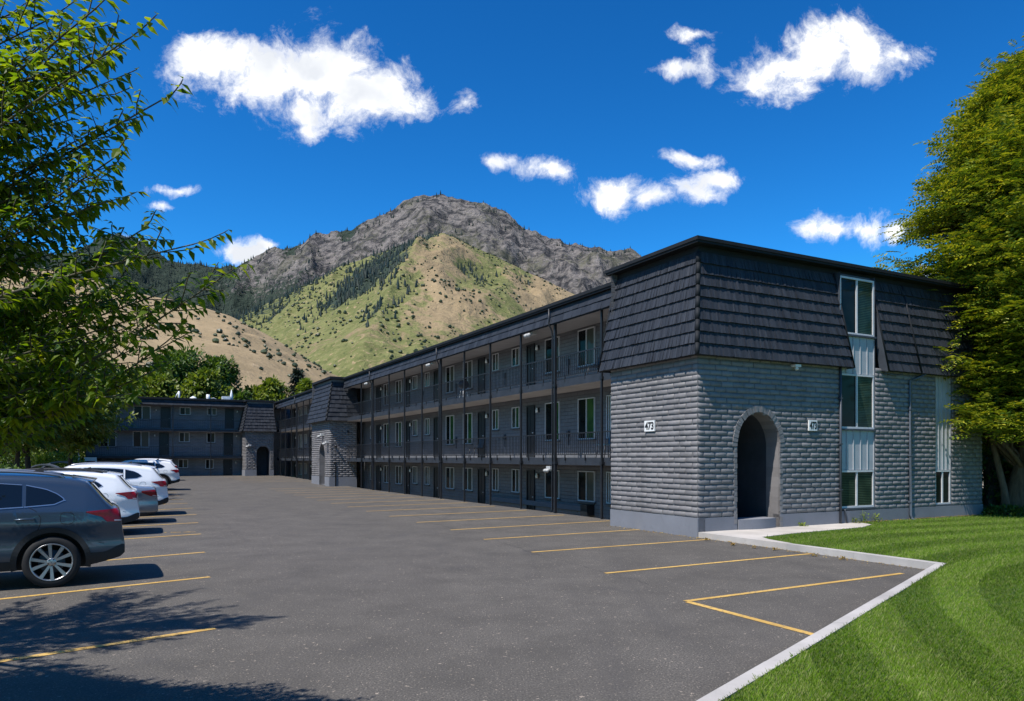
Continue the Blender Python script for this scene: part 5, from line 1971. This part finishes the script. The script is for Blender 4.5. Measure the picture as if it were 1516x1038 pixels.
def suv_spec():
    sh = CarShape(4.95, .945,
                  [(0, .60), (.012, .74), (.03, .84), (.04, .98), (.055, 1.08), (.08, 1.13), (.18, 1.17), (.42, 1.47), (.47, 1.535), (.62, 1.575), (.95, 1.62), (1.6, 1.655), (2.4, 1.655), (2.85, 1.60), (3.75, 1.12), (4.0, 1.06), (4.6, .96), (4.83, .84), (4.92, .7), (4.95, .58)],
                  [(0, .44), (.06, .38), (.35, .31), (.6, .27), (4.3, .27), (4.8, .30), (4.95, .36)], 1.06, .36, .93, 3.86, .365, .425)
    return dict(name='parked_car', shape=sh, trim='chrome', clad=True, used=False, wheel=wheel_meshes(.365, .24),
                windows=[(.78, 1.24, [(.78, 1.245), (.90, 1.19), (1.24, 1.165)], [(.78, 1.255), (.86, 1.325), (1.0, 1.395), (1.24, 1.455)]),
                         (1.29, 2.38, [(1.29, 1.163), (2.38, 1.11)], [(1.29, 1.462), (1.6, 1.49), (2.0, 1.505), (2.38, 1.505)]),
                         (2.45, 3.42, [(2.45, 1.108), (3.42, 1.07)], [(2.45, 1.503), (2.75, 1.475), (3.1, 1.32), (3.42, 1.10)])],
                tail=(.012, .50, [(0.0, .90), (.24, .915), (.30, .985), (.50, 1.055)], [(0, 1.07), (.09, 1.10), (.25, 1.09), (.50, 1.07)]),
                head=(4.45, 4.9, [(4.45, .86), (4.9, .72)], [(4.45, .91), (4.9, .82)]),
                seams=[[(1.22, 1.16), (1.12, 1.10), (1.06, 1.0), (1.07, .90), (1.10, .81)], [(2.41, 1.11), (2.41, .9), (2.43, .41)], [(3.45, 1.05), (3.48, .85), (3.42, .41)],
                       [(.02, .56), (.30, .60), (.50, .66)]],
                fuel=(.74, .985, .085), handles=[(1.13, .985), (2.50, .955)], mirror=(3.28, 1.14), rail=(.78, 2.75),
                rear_glass=(.19, .40, .62, .58), windscreen=(2.92, 3.70, .60, .70), roof=(.70, 2.80, .62), spoiler=(.35, .68, 1.535, .04, .63))


def sedan_spec():
    sh = CarShape(4.75, .91,
                  [(0, .58), (.012, .74), (.03, .90), (.06, 1.0), (.16, 1.045), (.55, 1.065), (.80, 1.10), (1.45, 1.37), (1.85, 1.43), (2.55, 1.43), (2.95, 1.37), (3.70, 1.01), (4.0, .96), (4.55, .82), (4.70, .68), (4.75, .55)],
                  [(0, .36), (.06, .30), (.35, .24), (.6, .20), (4.2, .20), (4.6, .22), (4.75, .30)], .97, .42, 1.02, 3.80, .33, .375)
    return dict(name='parked_car', shape=sh, trim='chrome', clad=False, used=False, wheel=wheel_meshes(.33, .22),
                windows=[(1.10, 1.62, [(1.10, 1.06), (1.62, 1.03)], [(1.10, 1.07), (1.3, 1.21), (1.62, 1.31)]),
                         (1.67, 2.35, [(1.67, 1.028), (2.35, 1.0)], [(1.67, 1.315), (2.0, 1.34), (2.35, 1.34)]),
                         (2.42, 3.40, [(2.42, 1.0), (3.40, .97)], [(2.42, 1.338), (2.7, 1.31), (3.1, 1.15), (3.40, .99)])],
                tail=(.012, .42, [(0, .76), (.2, .78), (.42, .88)], [(0, .93), (.1, .955), (.42, .93)]),
                head=(4.3, 4.7, [(4.3, .72), (4.7, .60)], [(4.3, .78), (4.7, .69)]),
                seams=[[(1.64, 1.02), (1.55, .85), (1.40, .66)], [(2.38, 1.0), (2.40, .3)], [(3.4, .95), (3.42, .7), (3.38, .3)], [(.05, .70), (.4, .70), (.62, .62)]],
                fuel=(.80, .86, .075), handles=[(1.70, .86), (2.50, .84)], mirror=(3.2, 1.02), rail=(1.4, 2.6),
                rear_glass=(.86, 1.46, .62, .56), windscreen=(2.98, 3.66, .56, .66), roof=(1.5, 2.9, .55), spoiler=None)


SUV = suv_spec(); SED = sedan_spec()
make_car('slate blue grey sport utility car nearest to the viewer, its front cut off', 'car', (-6.22, 11.82), 210, SUV, 'paint_slate', rails='alloy')
make_car('white sport utility car with dark roof directly behind the slate grey car', 'car', (-9.30, 18.5), 206, SUV, 'paint_white', roof_paint='paint_black', rails='cladding', zs=.955)
make_car('low grey sedan between the two white sport utility cars', 'car', (-10.35, 21.64), 206, SED, 'paint_grey')
make_car('tall white sport utility car with silver roof rails behind the grey sedan', 'car', (-11.45, 24.64), 206, SUV, 'paint_white', rails='alloy', zs=1.02)
make_car('white car with blue black glass and roof, further down the row', 'car', (-19.0, 42.3), 206, SUV, 'paint_white', roof_paint='paint_black', zs=.99, zoff=.12)
make_car('farthest white car in the row, close to the end building', 'car', (-24.8, 54.9), 206, SUV, 'paint_white', zs=.97, zoff=.22)


# ================================================================== TREES AND PLANTS
M['straw'] = mat_leaf('dry_straw', [(0.16, 0.09, 0.03), (0.30, 0.19, 0.05), (0.42, 0.30, 0.08)], .2, .7)
LEAF_T = [(0, 0, 0), (.24, .42, .05), (0, 1, -.16), (0, .5, 0.0), (-.24, .42, .05)]
LEAF_F = [(0, 1, 2, 3), (0, 3, 2, 4)]
CLUMP_T = []
CLUMP_F = []
_r = random.Random(4)
for k in range(5):                             # a spray of five leaves for trees seen at some distance
    a = 2 * math.pi * k / 5 + _r.uniform(-.4, .4); t = _r.uniform(.1, .55); o = Vector((.25 * math.cos(a), t, .25 * math.sin(a)))
    d = Vector((math.cos(a) * .8, .55, math.sin(a) * .8)).normalized(); s = d.cross(Vector((.2, .3, 1))).normalized() * .17
    b = len(CLUMP_T)
    CLUMP_T += [tuple(o), tuple(o + d * .28 + s), tuple(o + d * .62 + Vector((0, 0, -.05))), tuple(o + d * .28 - s)]
    CLUMP_F.append((b, b + 1, b + 2, b + 3))
M['leaf_near'] = mat_leaf('leaf_near', [(0.045, 0.095, 0.010), (0.085, 0.150, 0.012), (0.14, 0.205, 0.016), (0.21, 0.25, 0.022)], .6, .42, (1.7, 1.6, .35))
M['leaf_gold'] = mat_leaf('leaf_gold', [(0.055, 0.105, 0.010), (0.135, 0.195, 0.016), (0.27, 0.305, 0.024), (0.45, 0.41, 0.036)], .34, .5, (1.3, 1.25, .4))
M['leaf_dark'] = mat_leaf('leaf_dark', [(0.025, 0.058, 0.012), (0.058, 0.108, 0.018), (0.11, 0.16, 0.022)], .3, .5)
M['leaf_olive'] = mat_leaf('leaf_olive', [(0.06, 0.10, 0.016), (0.12, 0.16, 0.025), (0.19, 0.215, 0.032)], .35, .5)
M['leaf_lime'] = mat_leaf('leaf_lime', [(0.10, 0.16, 0.02), (0.19, 0.25, 0.03), (0.26, 0.30, 0.04)], .35, .5)


def wander(p0, p1, n, amp, rr, sag=0.0):
    p0, p1 = Vector(p0), Vector(p1)
    out = []
    d = (p1 - p0); L = d.length
    s1 = Vector((rr.uniform(-1, 1), rr.uniform(-1, 1), rr.uniform(-.6, .6))); s2 = Vector((rr.uniform(-1, 1), rr.uniform(-1, 1), rr.uniform(-.6, .6)))
    for k in range(n + 1):
        t = k / n
        out.append(p0 + d * t + (s1 * math.sin(math.pi * t) + s2 * math.sin(2 * math.pi * t)) * amp * L + Vector((0, 0, sag * L * math.sin(math.pi * t))))
    return out


# ---- the near tree whose boughs hang in from the left
def px3(px, py, Y):
    return ((px - 758) / 1096 * Y, Y, CAM_H + (678 - py) / 1096 * Y)


def near_tree():
    rr = random.Random(21)
    root = empty('leafy_tree', (-7.2, 5.4, 0))
    tag(root, 'leafy green tree whose boughs hang into the picture from the left edge', 'tree')
    O = Vector(root.location)
    wood = MB()
    trunk = [Vector((0, 0, -.1)), Vector((.02, .05, .6)), Vector((.1, .03, 1.4)), Vector((.05, .15, 2.4)), Vector((.2, .1, 3.6)), Vector((.15, .25, 4.8)), Vector((.3, .2, 6.2)), Vector((.3, .3, 7.4))]
    wood.tube(trunk, [.24, .19, .165, .15, .12, .085, .05, .02], 12)

    def trunk_at(z):
        for a, b in zip(trunk, trunk[1:]):
            if a.z <= z <= b.z: return a.lerp(b, (z - a.z) / (b.z - a.z))
        return trunk[-1]
    P, D, U, S_ = [], [], [], []

    def leaf(p, d, s):
        P.append(p); D.append(d); U.append(Vector((rr.uniform(-.4, .4), rr.uniform(-.4, .4), 1))); S_.append(s)

    SZ = [.072]

    def twig(p0, d, L, s0=None):
        s0 = SZ[0]
        d = d.normalized()
        n = max(4, int(L / .022))
        pts = []
        p = Vector(p0); dd = Vector(d)
        for k in range(n):
            dd = (dd + Vector((rr.uniform(-.12, .12), rr.uniform(-.12, .12), .028 + rr.uniform(-.08, .08)))).normalized()
            p = p + dd * (L / n); pts.append(Vector(p))
            sd = dd.cross(Vector((0, 0, 1))).normalized() * (1 if k % 2 else -1)
            for rep in range(1 + (rr.random() < .35)):
                ld_ = dd * .55 + sd * rr.uniform(.4, .9) + Vector((0, 0, rr.uniform(-1.0, -.1)))
                leaf(Vector(p), ld_, s0 * rr.uniform(.7, 1.2) * (1 - .35 * (k / n) ** 3))
        wood.tube([p0] + pts[::3] + [pts[-1]], [.004] + [.0028] * len(pts[::3]) + [.0015], 4, 0, False)

    def bough(p0, p1, r0, side_len=.5, dens=.10, start=.25, sag=.02):
        L = (Vector(p1) - Vector(p0)).length
        n = max(6, int(L / .25))
        pts = wander(p0, p1, n, .05, rr, sag)
        wood.tube(pts, [r0 * (1 - .86 * k / n) for k in range(n + 1)], 7, 0, False)
        t = start
        k = 0
        while t < .985:
            i = min(n - 1, int(t * n)); f = t * n - i
            p = pts[i].lerp(pts[i + 1], f); d = (pts[i + 1] - pts[i]).normalized()
            sd = d.cross(Vector((0, 0, 1))).normalized() * (1 if k % 2 else -1)
            td = d * rr.uniform(.55, 1.0) + sd * rr.uniform(.25, .9) + Vector((0, 0, rr.uniform(-.25, .45)))
            twig(p, td, side_len * rr.uniform(.5, 1.15) * (1 - .45 * t))
            if rr.random() < .5: twig(p, d * .6 - sd * rr.uniform(.3, .9) + Vector((0, 0, rr.uniform(-.3, .4))), side_len * rr.uniform(.35, .8) * (1 - .4 * t))
            t += dens / L * rr.uniform(.6, 1.15); k += 1
        twig(pts[-1], pts[-1] - pts[-2], side_len * .55)

    # boughs seen against the sky and hill, tips set in space
    def T3(px, py, Y):
        return px3(px, py, Y * (.84 if Y < 4.65 else .80))
    for (px, py, Y, z0, sl, dens) in [
        (120, 40, 4.0, 3.2, .42, .075), (60, 70, 4.1, 3.2, .46, .07), (140, 130, 4.1, 2.9, .42, .075), (50, 150, 4.2, 3.0, .46, .07), (110, 210, 4.2, 2.6, .44, .075), (60, 240, 4.3, 2.6, .46, .07),
        (100, 330, 4.5, 2.3, .46, .07), (20, 20, 4.2, 3.5, .46, .07), (140, 270, 4.4, 2.4, .42, .075), (180, 440, 4.5, 1.9, .42, .07), (70, 420, 4.6, 2.2, .48, .07), (150, 500, 4.6, 1.8, .44, .07),
        (236, 150, 3.9, 2.6, .34, .085), (186, 60, 3.8, 3.0, .34, .085), (140, 14, 3.8, 3.4, .34, .09), (166, 236, 4.0, 2.4, .34, .09), (155, 300, 4.2, 2.2, .36, .085),
        (214, 338, 4.2, 2.0, .36, .08), (285, 362, 4.1, 1.9, .34, .085), (326, 412, 4.1, 1.8, .32, .085), (250, 430, 4.3, 1.8, .38, .075), (248, 505, 4.4, 1.6, .36, .08),
        (222, 552, 4.5, 1.5, .36, .08), (205, 470, 4.6, 1.6, .42, .075), (180, 585, 4.7, 1.4, .38, .08), (150, 380, 4.5, 2.0, .42, .075), (110, 90, 4.1, 3.1, .40, .085),
        (95, 170, 4.3, 2.8, .42, .08), (70, 30, 4.2, 3.5, .42, .085), (90, 260, 4.5, 2.5, .44, .08), (120, 440, 4.7, 1.9, .46, .07), (130, 520, 4.9, 1.7, .46, .07), (100, 580, 5.0, 1.7, .46, .07),
        (60, 480, 5.0, 1.9, .5, .07), (40, 380, 4.8, 2.2, .5, .07), (50, 560, 5.3, 1.6, .5, .07), (30, 300, 4.6, 2.5, .5, .075), (25, 200, 4.5, 2.8, .48, .08), (140, 590, 5.4, 1.6, .4, .08),
        (60, 585, 5.6, 1.7, .5, .08), (170, 420, 5.2, 1.8, .46, .075), (190, 520, 5.3, 1.6, .44, .075), (20, 100, 4.4, 3.2, .48, .08)]:
        tip = Vector(T3(px, py, Y)) - O
        p0 = trunk_at(z0)
        bough(p0, tip, .022, sl, dens, .38 if px > 100 else .3, -.03)
    SZ[0] = .085
    # the rest of the crown, all round the trunk
    for k in range(60):
        a = rr.uniform(0, 2 * math.pi); z0 = rr.uniform(2.6, 6.6)
        rad = (2.9 - .28 * abs(z0 - 3.6) ** 1.15) * rr.uniform(.55, 1.0)
        if math.cos(a) > .3: rad *= .66
        if math.cos(a - R(225)) > .5 and k % 3: continue
        if math.sin(a) < -.3 and math.cos(a) > -.3 and k % 4: continue
        tip = trunk_at(z0) + Vector((math.cos(a) * rad, math.sin(a) * rad, rr.uniform(.1, 1.1)))
        bough(trunk_at(z0 * .93), tip, .035, .55, .13, .22, .02)
    wood.build('trunk', mat_bark('bark_olive', (0.085, 0.075, 0.045)), root)
    arr = lambda q: np.array([tuple(v) for v in q])
    leaf_cloud('crown', LEAF_T, LEAF_F, arr(P), arr(D), arr(U), np.array(S_), M['leaf_near'], root)
    print('near tree leaves', len(P))


near_tree()


def crown_tree(name, label, loc, height, rx, z0, mat, bark, n_clump, per, leaf, seed, group=None, shape='round', trunk_r=.2, lean=(0, 0), spread=.55, droop=-.2, flat=.62, rand=.8):
    """trunk with limbs and a crown of leaf sprays gathered in clumps, with gaps between them"""
    rr = random.Random(seed); rg = np.random.default_rng(seed)
    root = empty(name, loc)
    tag(root, label, 'tree', group)
    wood = MB()
    top = Vector((lean[0], lean[1], height * .9))
    tr = wander((0, 0, -.1), top, 8, .02, rr)
    wood.tube(tr, [trunk_r * (1.25 if k == 0 else 1) * (1 - .85 * k / 8) for k in range(9)], 10)
    P, D, U, S_ = [], [], [], []
    for k in range(n_clump):
        t = rr.random() ** (.85 if shape == 'round' else .9)
        z = z0 + (height - z0) * t
        if shape == 'round': env = math.sqrt(max(.03, 1 - (2 * t - 1) ** 2)) * (1.0 if t > .4 else .92 + .1 * t)
        elif shape == 'cone': env = (1 - t) ** .8 + .05
        else: env = min(1, (1 - t) * 2.3 + .08) ** .75 * rr.uniform(.78, 1.12) * (.74 + .26 * min(1, t * 3.5))
        a = rr.uniform(0, 2 * math.pi); rad = rx * env * math.sqrt(rr.uniform(.18, 1.0)) * (1 + .16 * math.sin(3 * a + seed) + .12 * math.sin(7 * z + 2 * a))
        c = Vector((math.cos(a) * rad + lean[0] * t, math.sin(a) * rad + lean[1] * t, z))
        ti = tr[min(8, max(1, int(8 * min(1, max(.1, (z - .18 * rx) / height)))))]
        if k % 2 == 0: wood.tube(wander(ti, c, 4, .06, rr, .03), [trunk_r * .22, trunk_r * .17, trunk_r * .12, trunk_r * .08, .008], 5, 0, False)
        outv = (c - Vector((lean[0] * t, lean[1] * t, z - rx * .35))).normalized()
        n = int(per * rr.uniform(.6, 1.4))
        q = rg.normal(0, 1, (n, 3)) * np.array([spread, spread, spread * flat])
        for i in range(n):
            P.append((c.x + q[i, 0], c.y + q[i, 1], c.z + q[i, 2]))
            D.append((outv.x * .6 + q[i, 0] * 1.2 + rr.uniform(-rand, rand), outv.y * .6 + q[i, 1] * 1.2 + rr.uniform(-rand, rand), outv.z * .4 + droop + rr.uniform(-.6, .6) * rand))
            U.append((rr.uniform(-.5, .5), rr.uniform(-.5, .5), 1)); S_.append(leaf * rr.uniform(.65, 1.35))
    wood.build('trunk', bark, root)
    return root, np.array(P), np.array(D), np.array(U), np.array(S_), mat


def finish_tree(t, tv, tf):
    root, P, D, U, S_, mat = t
    leaf_cloud('crown', tv, tf, P, D, U, S_, mat, root)
    return root


# ---- the big feathery tree on the lawn at the right: pinnate sprays
PIN_T, PIN_F = [], []
for k in range(4):
    y = .12 + .22 * k; w_ = .34 * math.sin(math.pi * (.26 + .17 * k)) + .08; z = -.25 * (y ** 2)
    for sx in (-1, 1):
        b = len(PIN_T)
        PIN_T += [(0, y, z), (sx * w_ * .5, y - .03, z + .03), (sx * w_, y + .12, z - .05), (sx * w_ * .42, y + .13, z + .02)]
        PIN_F.append((b, b + 1, b + 2, b + 3) if sx > 0 else (b, b + 3, b + 2, b + 1))
b = len(PIN_T)
PIN_T += [(-.045, .95, -.24), (0, .92, -.23), (.045, .98, -.26), (0, 1.12, -.32)]
PIN_F.append((b, b + 1, b + 2, b + 3))
big = crown_tree('feathery_tree', 'tall yellow green tree with feathery drooping sprays covering the right end of the block', (15.45, 22.9, 0), 14.0, 3.1, 2.4, M['leaf_gold'], M['bark_brown'], 520, 92, .40, 77,
                 shape='tall', trunk_r=.36, lean=(.95, 0), spread=.40, droop=.05, flat=.50, rand=.75)
big_root = finish_tree(big, PIN_T, PIN_F)
mb = MB()                                   # the second stem beside the first
mb.tube([(.30, -.15, -.1), (.42, -.18, .5), (.62, -.2, 1.6), (.72, -.1, 3.0), (.8, 0, 5.5)], [.26, .2, .17, .15, .08], 10)
mb.tube([(-.25, -.2, -.1), (-.38, -.22, .9), (-.62, -.1, 2.2), (-.9, 0, 4.0)], [.16, .10, .085, .05], 8)
mb.build('trunk', M['bark_brown'], big_root)

# ---- trees beyond the far building
BG = 'trees beyond the far building'


def bg(px, base_y, top_py, Y, rx, mat, seed, label, shape='round', nc=70, per=26, leaf=.8, z0f=.16, name='broadleaf_tree'):
    X = (px - 758) / 1096 * Y
    h = CAM_H + (678 - top_py) / 1096 * Y
    t = crown_tree(name, label, (X, Y, -.05), h, rx, h * z0f, M[mat], M['bark_dark'], nc, per, leaf, seed, BG, shape, .25, spread=rx * .16)
    return finish_tree(t, CLUMP_T, CLUMP_F)


bg(272, 0, 524, 92, 3.9, 'leaf_dark', 5, 'large dark round tree rising behind the middle of the far roof', nc=110)
bg(322, 0, 535, 95, 2.9, 'leaf_dark', 6, 'dark round tree right of the large one behind the far roof', nc=80)
bg(306, 0, 556, 84, 2.2, 'leaf_olive', 7, 'lighter green tree just behind the roof vents', nc=70)
bg(232, 0, 562, 86, 2.4, 'leaf_olive', 8, 'olive tree left of the large dark tree behind the far roof', nc=70)
bg(196, 0, 556, 88, 3.0, 'leaf_olive', 9, 'olive tree behind the left part of the far roof', nc=80)
bg(378, 0, 578, 98, 1.6, 'leaf_olive', 10, 'small bright tree behind the corner stair tower', nc=44)
bg(403, 0, 568, 96, 2.0, 'leaf_olive', 11, 'bright bushy tree right of the corner stair tower', nc=60)
bg(360, 0, 582, 92, 1.3, 'leaf_dark', 12, 'low dark tree peeping over the roof left of the corner tower', nc=30)
bg(440, 0, 552, 104, 1.35, 'fir', 13, 'narrow dark conifer above the roof between the stair towers', 'cone', 60, 24, .7, .05, 'conifer_tree')
bg(452, 0, 566, 100, 1.3, 'leaf_olive', 14, 'small bright tree beside the narrow conifer', nc=36)

# ---- trees and bushes beyond the parked cars, left
LG = 'trees beyond the parked cars'


def lt(px, Y, top_py, rx, mat, seed, label, nc=90, per=30, leaf=.42, z0=2.7, name='broadleaf_tree', tr=.16):
    X = (px - 758) / 1096 * Y
    h = CAM_H + (678 - top_py) / 1096 * Y
    t = crown_tree(name, label, (X, Y, -.05), h, rx, z0, M[mat], M['bark_dark'], nc, per, leaf, seed, LG, 'round', tr, spread=.40)
    return finish_tree(t, CLUMP_T, CLUMP_F)


lt(46, 33, 540, 2.8, 'leaf_olive', 31, 'olive tree behind the slate grey car, trunk in the open', 130)
lt(-20, 30, 500, 3.0, 'leaf_dark', 32, 'dark tree at the left edge behind the slate grey car', 120)
lt(104, 40, 560, 2.1, 'leaf_olive', 33, 'spreading olive tree just left of the far building', 110)
lt(20, 46, 470, 3.6, 'leaf_olive', 34, 'taller olive tree behind the dark trees at the left', 120, 30, .55)
lt(85, 60, 500, 3.8, 'leaf_olive', 35, 'olive tree standing farther back beside the far building', 120, 30, .6)
lt(150, 74, 540, 3.2, 'leaf_olive', 36, 'olive tree behind the left end of the far roof', 100, 28, .6)


def bush(px, Y, w_, h, mat, seed, label, n=420, leaf=.16, box=False, name='bush'):
    rg = np.random.default_rng(seed)
    X = (px - 758) / 1096 * Y
    root = empty(name, (X, Y, -.05))
    tag(root, label, name if name == 'hedge' else 'bush', None)
    q = rg.uniform(-1, 1, (n * 3, 3)); r_ = np.linalg.norm(q, axis=1)
    q = q[(np.abs(q).max(1) > .72)][:n] if box else q[(r_ < 1) & (r_ > .45)][:n]
    P = np.stack([q[:, 0] * w_ / 2, q[:, 1] * w_ / 2, h * .5 + q[:, 2] * h / 2], 1)
    D = q + rg.normal(0, .5, q.shape) + np.array([0, 0, .2])
    leaf_cloud('foliage', CLUMP_T, CLUMP_F, P, D, rg.normal(0, .4, q.shape) + np.array([0, 0, 1]), leaf * rg.uniform(.7, 1.4, len(q)), M[mat], root)
    mb = MB(); mb.tube([(0, 0, 0), (.05, .02, h * .4), (-.02, .0, h * .7)], [.05, .04, .015], 6); mb.build('stem', M['bark_dark'], root)
    return root


bush(72, 42, 1.5, 1.05, 'leaf_lime', 51, 'clipped yellow green hedge below the grey arches', 600, .22, True, 'hedge')
bush(102, 44, 2.4, 1.25, 'leaf_olive', 52, 'olive bush under the right hand grey arch', 500, .25)
bush(20, 56, 7.5, 2.6, 'leaf_olive', 65, 'broad olive shrub behind the two tree trunks at the left', 1500, .36)
bush(62, 62, 7.0, 2.5, 'leaf_lime', 66, 'broad bright shrub far behind the left garden arch', 1400, .36)
bush(118, 66, 6.5, 2.6, 'leaf_olive', 67, 'broad olive shrub far behind the slim white post', 1300, .36)
bush(-40, 52, 8.0, 3.0, 'leaf_dark', 68, 'broad dark shrub at the left edge behind the cars', 1300, .4)
bush(86, 50, 3.2, 2.2, 'leaf_lime', 53, 'bright bush behind the grey arches', 700, .3)
bush(40, 34, 1.0, .9, 'leaf_olive', 54, 'small green bush beside the trunk behind the slate grey car', 300, .18)
bush(8, 27, 2.6, 1.5, 'leaf_dark', 55, 'dark bush at the left edge behind the slate grey car', 600, .22)
lt(1545, 31, 470, 3.6, 'leaf_dark', 61, 'dark tree in the shade behind the feathery tree', 150, 34, .5, .5)
lt(1640, 27, 420, 3.4, 'leaf_dark', 62, 'dark tree beyond the right edge behind the feathery tree', 130, 34, .5, .5)
bush(1475, 28, 3.4, 2.6, 'leaf_dark', 63, 'dark bush in the deep shade behind the feathery tree trunk', 900, .28)
bush(1492, 22.2, 1.3, .45, 'leaf_dark', 64, 'low green growth round the foot of the feathery tree', 260, .14)
bush(140, 60, 3.0, 1.2, 'leaf_dark', 56, 'low dark bush at the corner of the far building', 400, .25)

AG = 'grey garden arches beyond the cars'
for (px, Y, w_, h, lab) in ((66, 43, 2.0, 1.5, 'left grey garden arch behind the clipped hedge'), (91, 45, 2.3, 1.65, 'right grey garden arch beside the white post')):
    a = empty('garden_arch', ((px - 758) / 1096 * Y, Y, -.05), .4)
    tag(a, lab, 'arch', AG)
    mb = MB()
    for dy in (-.45, 0, .45):
        mb.tube([(-w_ / 2, dy, 0), (-w_ / 2, dy, h * .45)] + [(-w_ / 2 * math.cos(t), dy, h * .45 + h * .55 * math.sin(t)) for t in np.linspace(.1, math.pi - .1, 14)] + [(w_ / 2, dy, h * .45), (w_ / 2, dy, 0)], .06, 6)
    mb.build('hoop', M['galv'], a)
    mb = MB()
    ts = np.linspace(.25, math.pi - .25, 12)
    for t0, t1 in zip(ts, ts[1:]):
        P0 = lambda t, dy, r_: (-w_ / 2 * r_ * math.cos(t), dy, h * .45 + h * .55 * r_ * math.sin(t))
        mb.hexa([P0(t0, -.5, 1.03), P0(t1, -.5, 1.03), P0(t1, .5, 1.03), P0(t0, .5, 1.03), P0(t0, -.5, 1.07), P0(t1, -.5, 1.07), P0(t1, .5, 1.07), P0(t0, .5, 1.07)])
    mb.build('canopy', M['galv'], a)

# white utility post and meter cabinet at the corner of the far building
ux, uy = L2W(-14.75, 57.2)[:2]
up_ = empty('utility_post', (ux, uy, 0))
tag(up_, 'slim white post at the left corner of the far building', 'post')
mb = MB(); mb.tube([(0, 0, -.05), (0, 0, 4.2)], .07, 10); mb.build('pole', M['white_metal'], up_)
mb = MB(); mb.tube([(0, 0, 4.2), (.03, 0, 4.4), (.0, 0, 4.55)], [.12, .11, .03], 10); mb.build('cap', M['white_metal'], up_)
ux, uy = L2W(-13.9, 57.0)[:2]
cb = empty('meter_cabinet', (ux, uy, 0), TH)
tag(cb, 'white meter cabinet with a dark panel beside the slim white post', 'cabinet')
mb = MB(); mb.box(-.45, .45, -.3, .3, -.05, 1.9); mb.build('casing', M['white'], cb)
mb = MB(); mb.box(-.3, .32, -.33, -.302, .5, 1.6); mb.build('panel', M['glass'], cb)

# weeds at the foot of the front wall and in the kerb joints
WG = 'weeds along the wall foot and kerb'
for i, (x, y, h, lab) in enumerate(((5.35, -.12, .22, 'green weed at the foot of the conduit on the front wall'), (5.72, -.10, .38, 'tall dry weed under the ground floor front window'),
                                   (6.18, -.12, .3, 'dry weed right of the ground floor front window'), (3.35, -.10, .14, 'small yellow weed right of the archway'))):
    wx, wy, _ = L2W(x, y)
    root = empty('weed', (wx, wy, .09)); tag(root, lab, 'weed', WG)
    rg = np.random.default_rng(90 + i); n = 46
    ang = rg.random(n) * 6.28
    P = np.stack([rg.normal(0, .06, n), rg.normal(0, .04, n), rg.random(n) * h * .8], 1)
    D = np.stack([np.cos(ang), np.sin(ang), rg.uniform(.1, 1.2, n)], 1)
    leaf_cloud('foliage', LEAF_T, LEAF_F, P, D, rg.normal(0, .4, (n, 3)) + np.array([0, 0, 1]), rg.uniform(.04, .09, n), M['leaf_lime' if i else 'leaf_olive'], root)
    mb = MB()
    for k in range(3): mb.tube([(0, 0, -.02), (random.uniform(-.05, .05), random.uniform(-.03, .03), h * random.uniform(.6, 1))], .005, 4)
    mb.build('stem', M['leaf_olive'], root)


# small dry tufts where the kerb meets the paving
for i, (px, py) in enumerate(((1046, 801), (1085, 808), (1117, 812), (1147, 815), (1205, 824), (1247, 829))):
    lx, ly = gp(px, py)
    wx, wy, _ = L2W(min(lx, -.03), ly)
    root = empty('weed', (wx, wy, .0)); tag(root, 'dry yellow tuft in the joint between the paving and the path kerb', 'weed', 'yellow tufts along the kerb')
    rg = np.random.default_rng(190 + i); n = 26
    ang = rg.random(n) * 6.28
    P = np.stack([rg.normal(0, .025, n), rg.normal(0, .03, n), rg.random(n) * .05], 1)
    D = np.stack([np.cos(ang), np.sin(ang), rg.uniform(.3, 1.6, n)], 1)
    leaf_cloud('foliage', LEAF_T, LEAF_F, P, D, rg.normal(0, .4, (n, 3)) + np.array([0, 0, 1]), rg.uniform(.03, .07, n), M['straw'], root)

# fallen leaves and grit along the wall foot and in the kerb line
rg = np.random.default_rng(301); n = 900
lx = np.where(rg.random(n) < .6, rg.uniform(5.3, 11.2, n), 0); ly = -np.abs(rg.normal(0.05, .07, n))
k = lx == 0
lx[k] = -np.abs(rg.normal(.04, .12, k.sum())) ; ly[k] = rg.uniform(-5.6, 3.4, k.sum())
zz = np.where(k, .012, LZ + .035)
P = np.stack([CX + lx * VX[0] + ly * UX[0], CY + lx * VX[1] + ly * UX[1], zz], 1)
ang = rg.random(n) * 6.28
lo_ = leaf_cloud('leaf_litter', LEAF_T, LEAF_F, P, np.stack([np.cos(ang), np.sin(ang), rg.uniform(-.1, .3, n)], 1), rg.normal(0, .3, (n, 3)) + np.array([0, 0, 1]), rg.uniform(.025, .06, n), M['straw'])
tag(lo_, 'dry leaves and grit along the foot of the end wall and the kerb', 'leaf litter', kind='stuff')
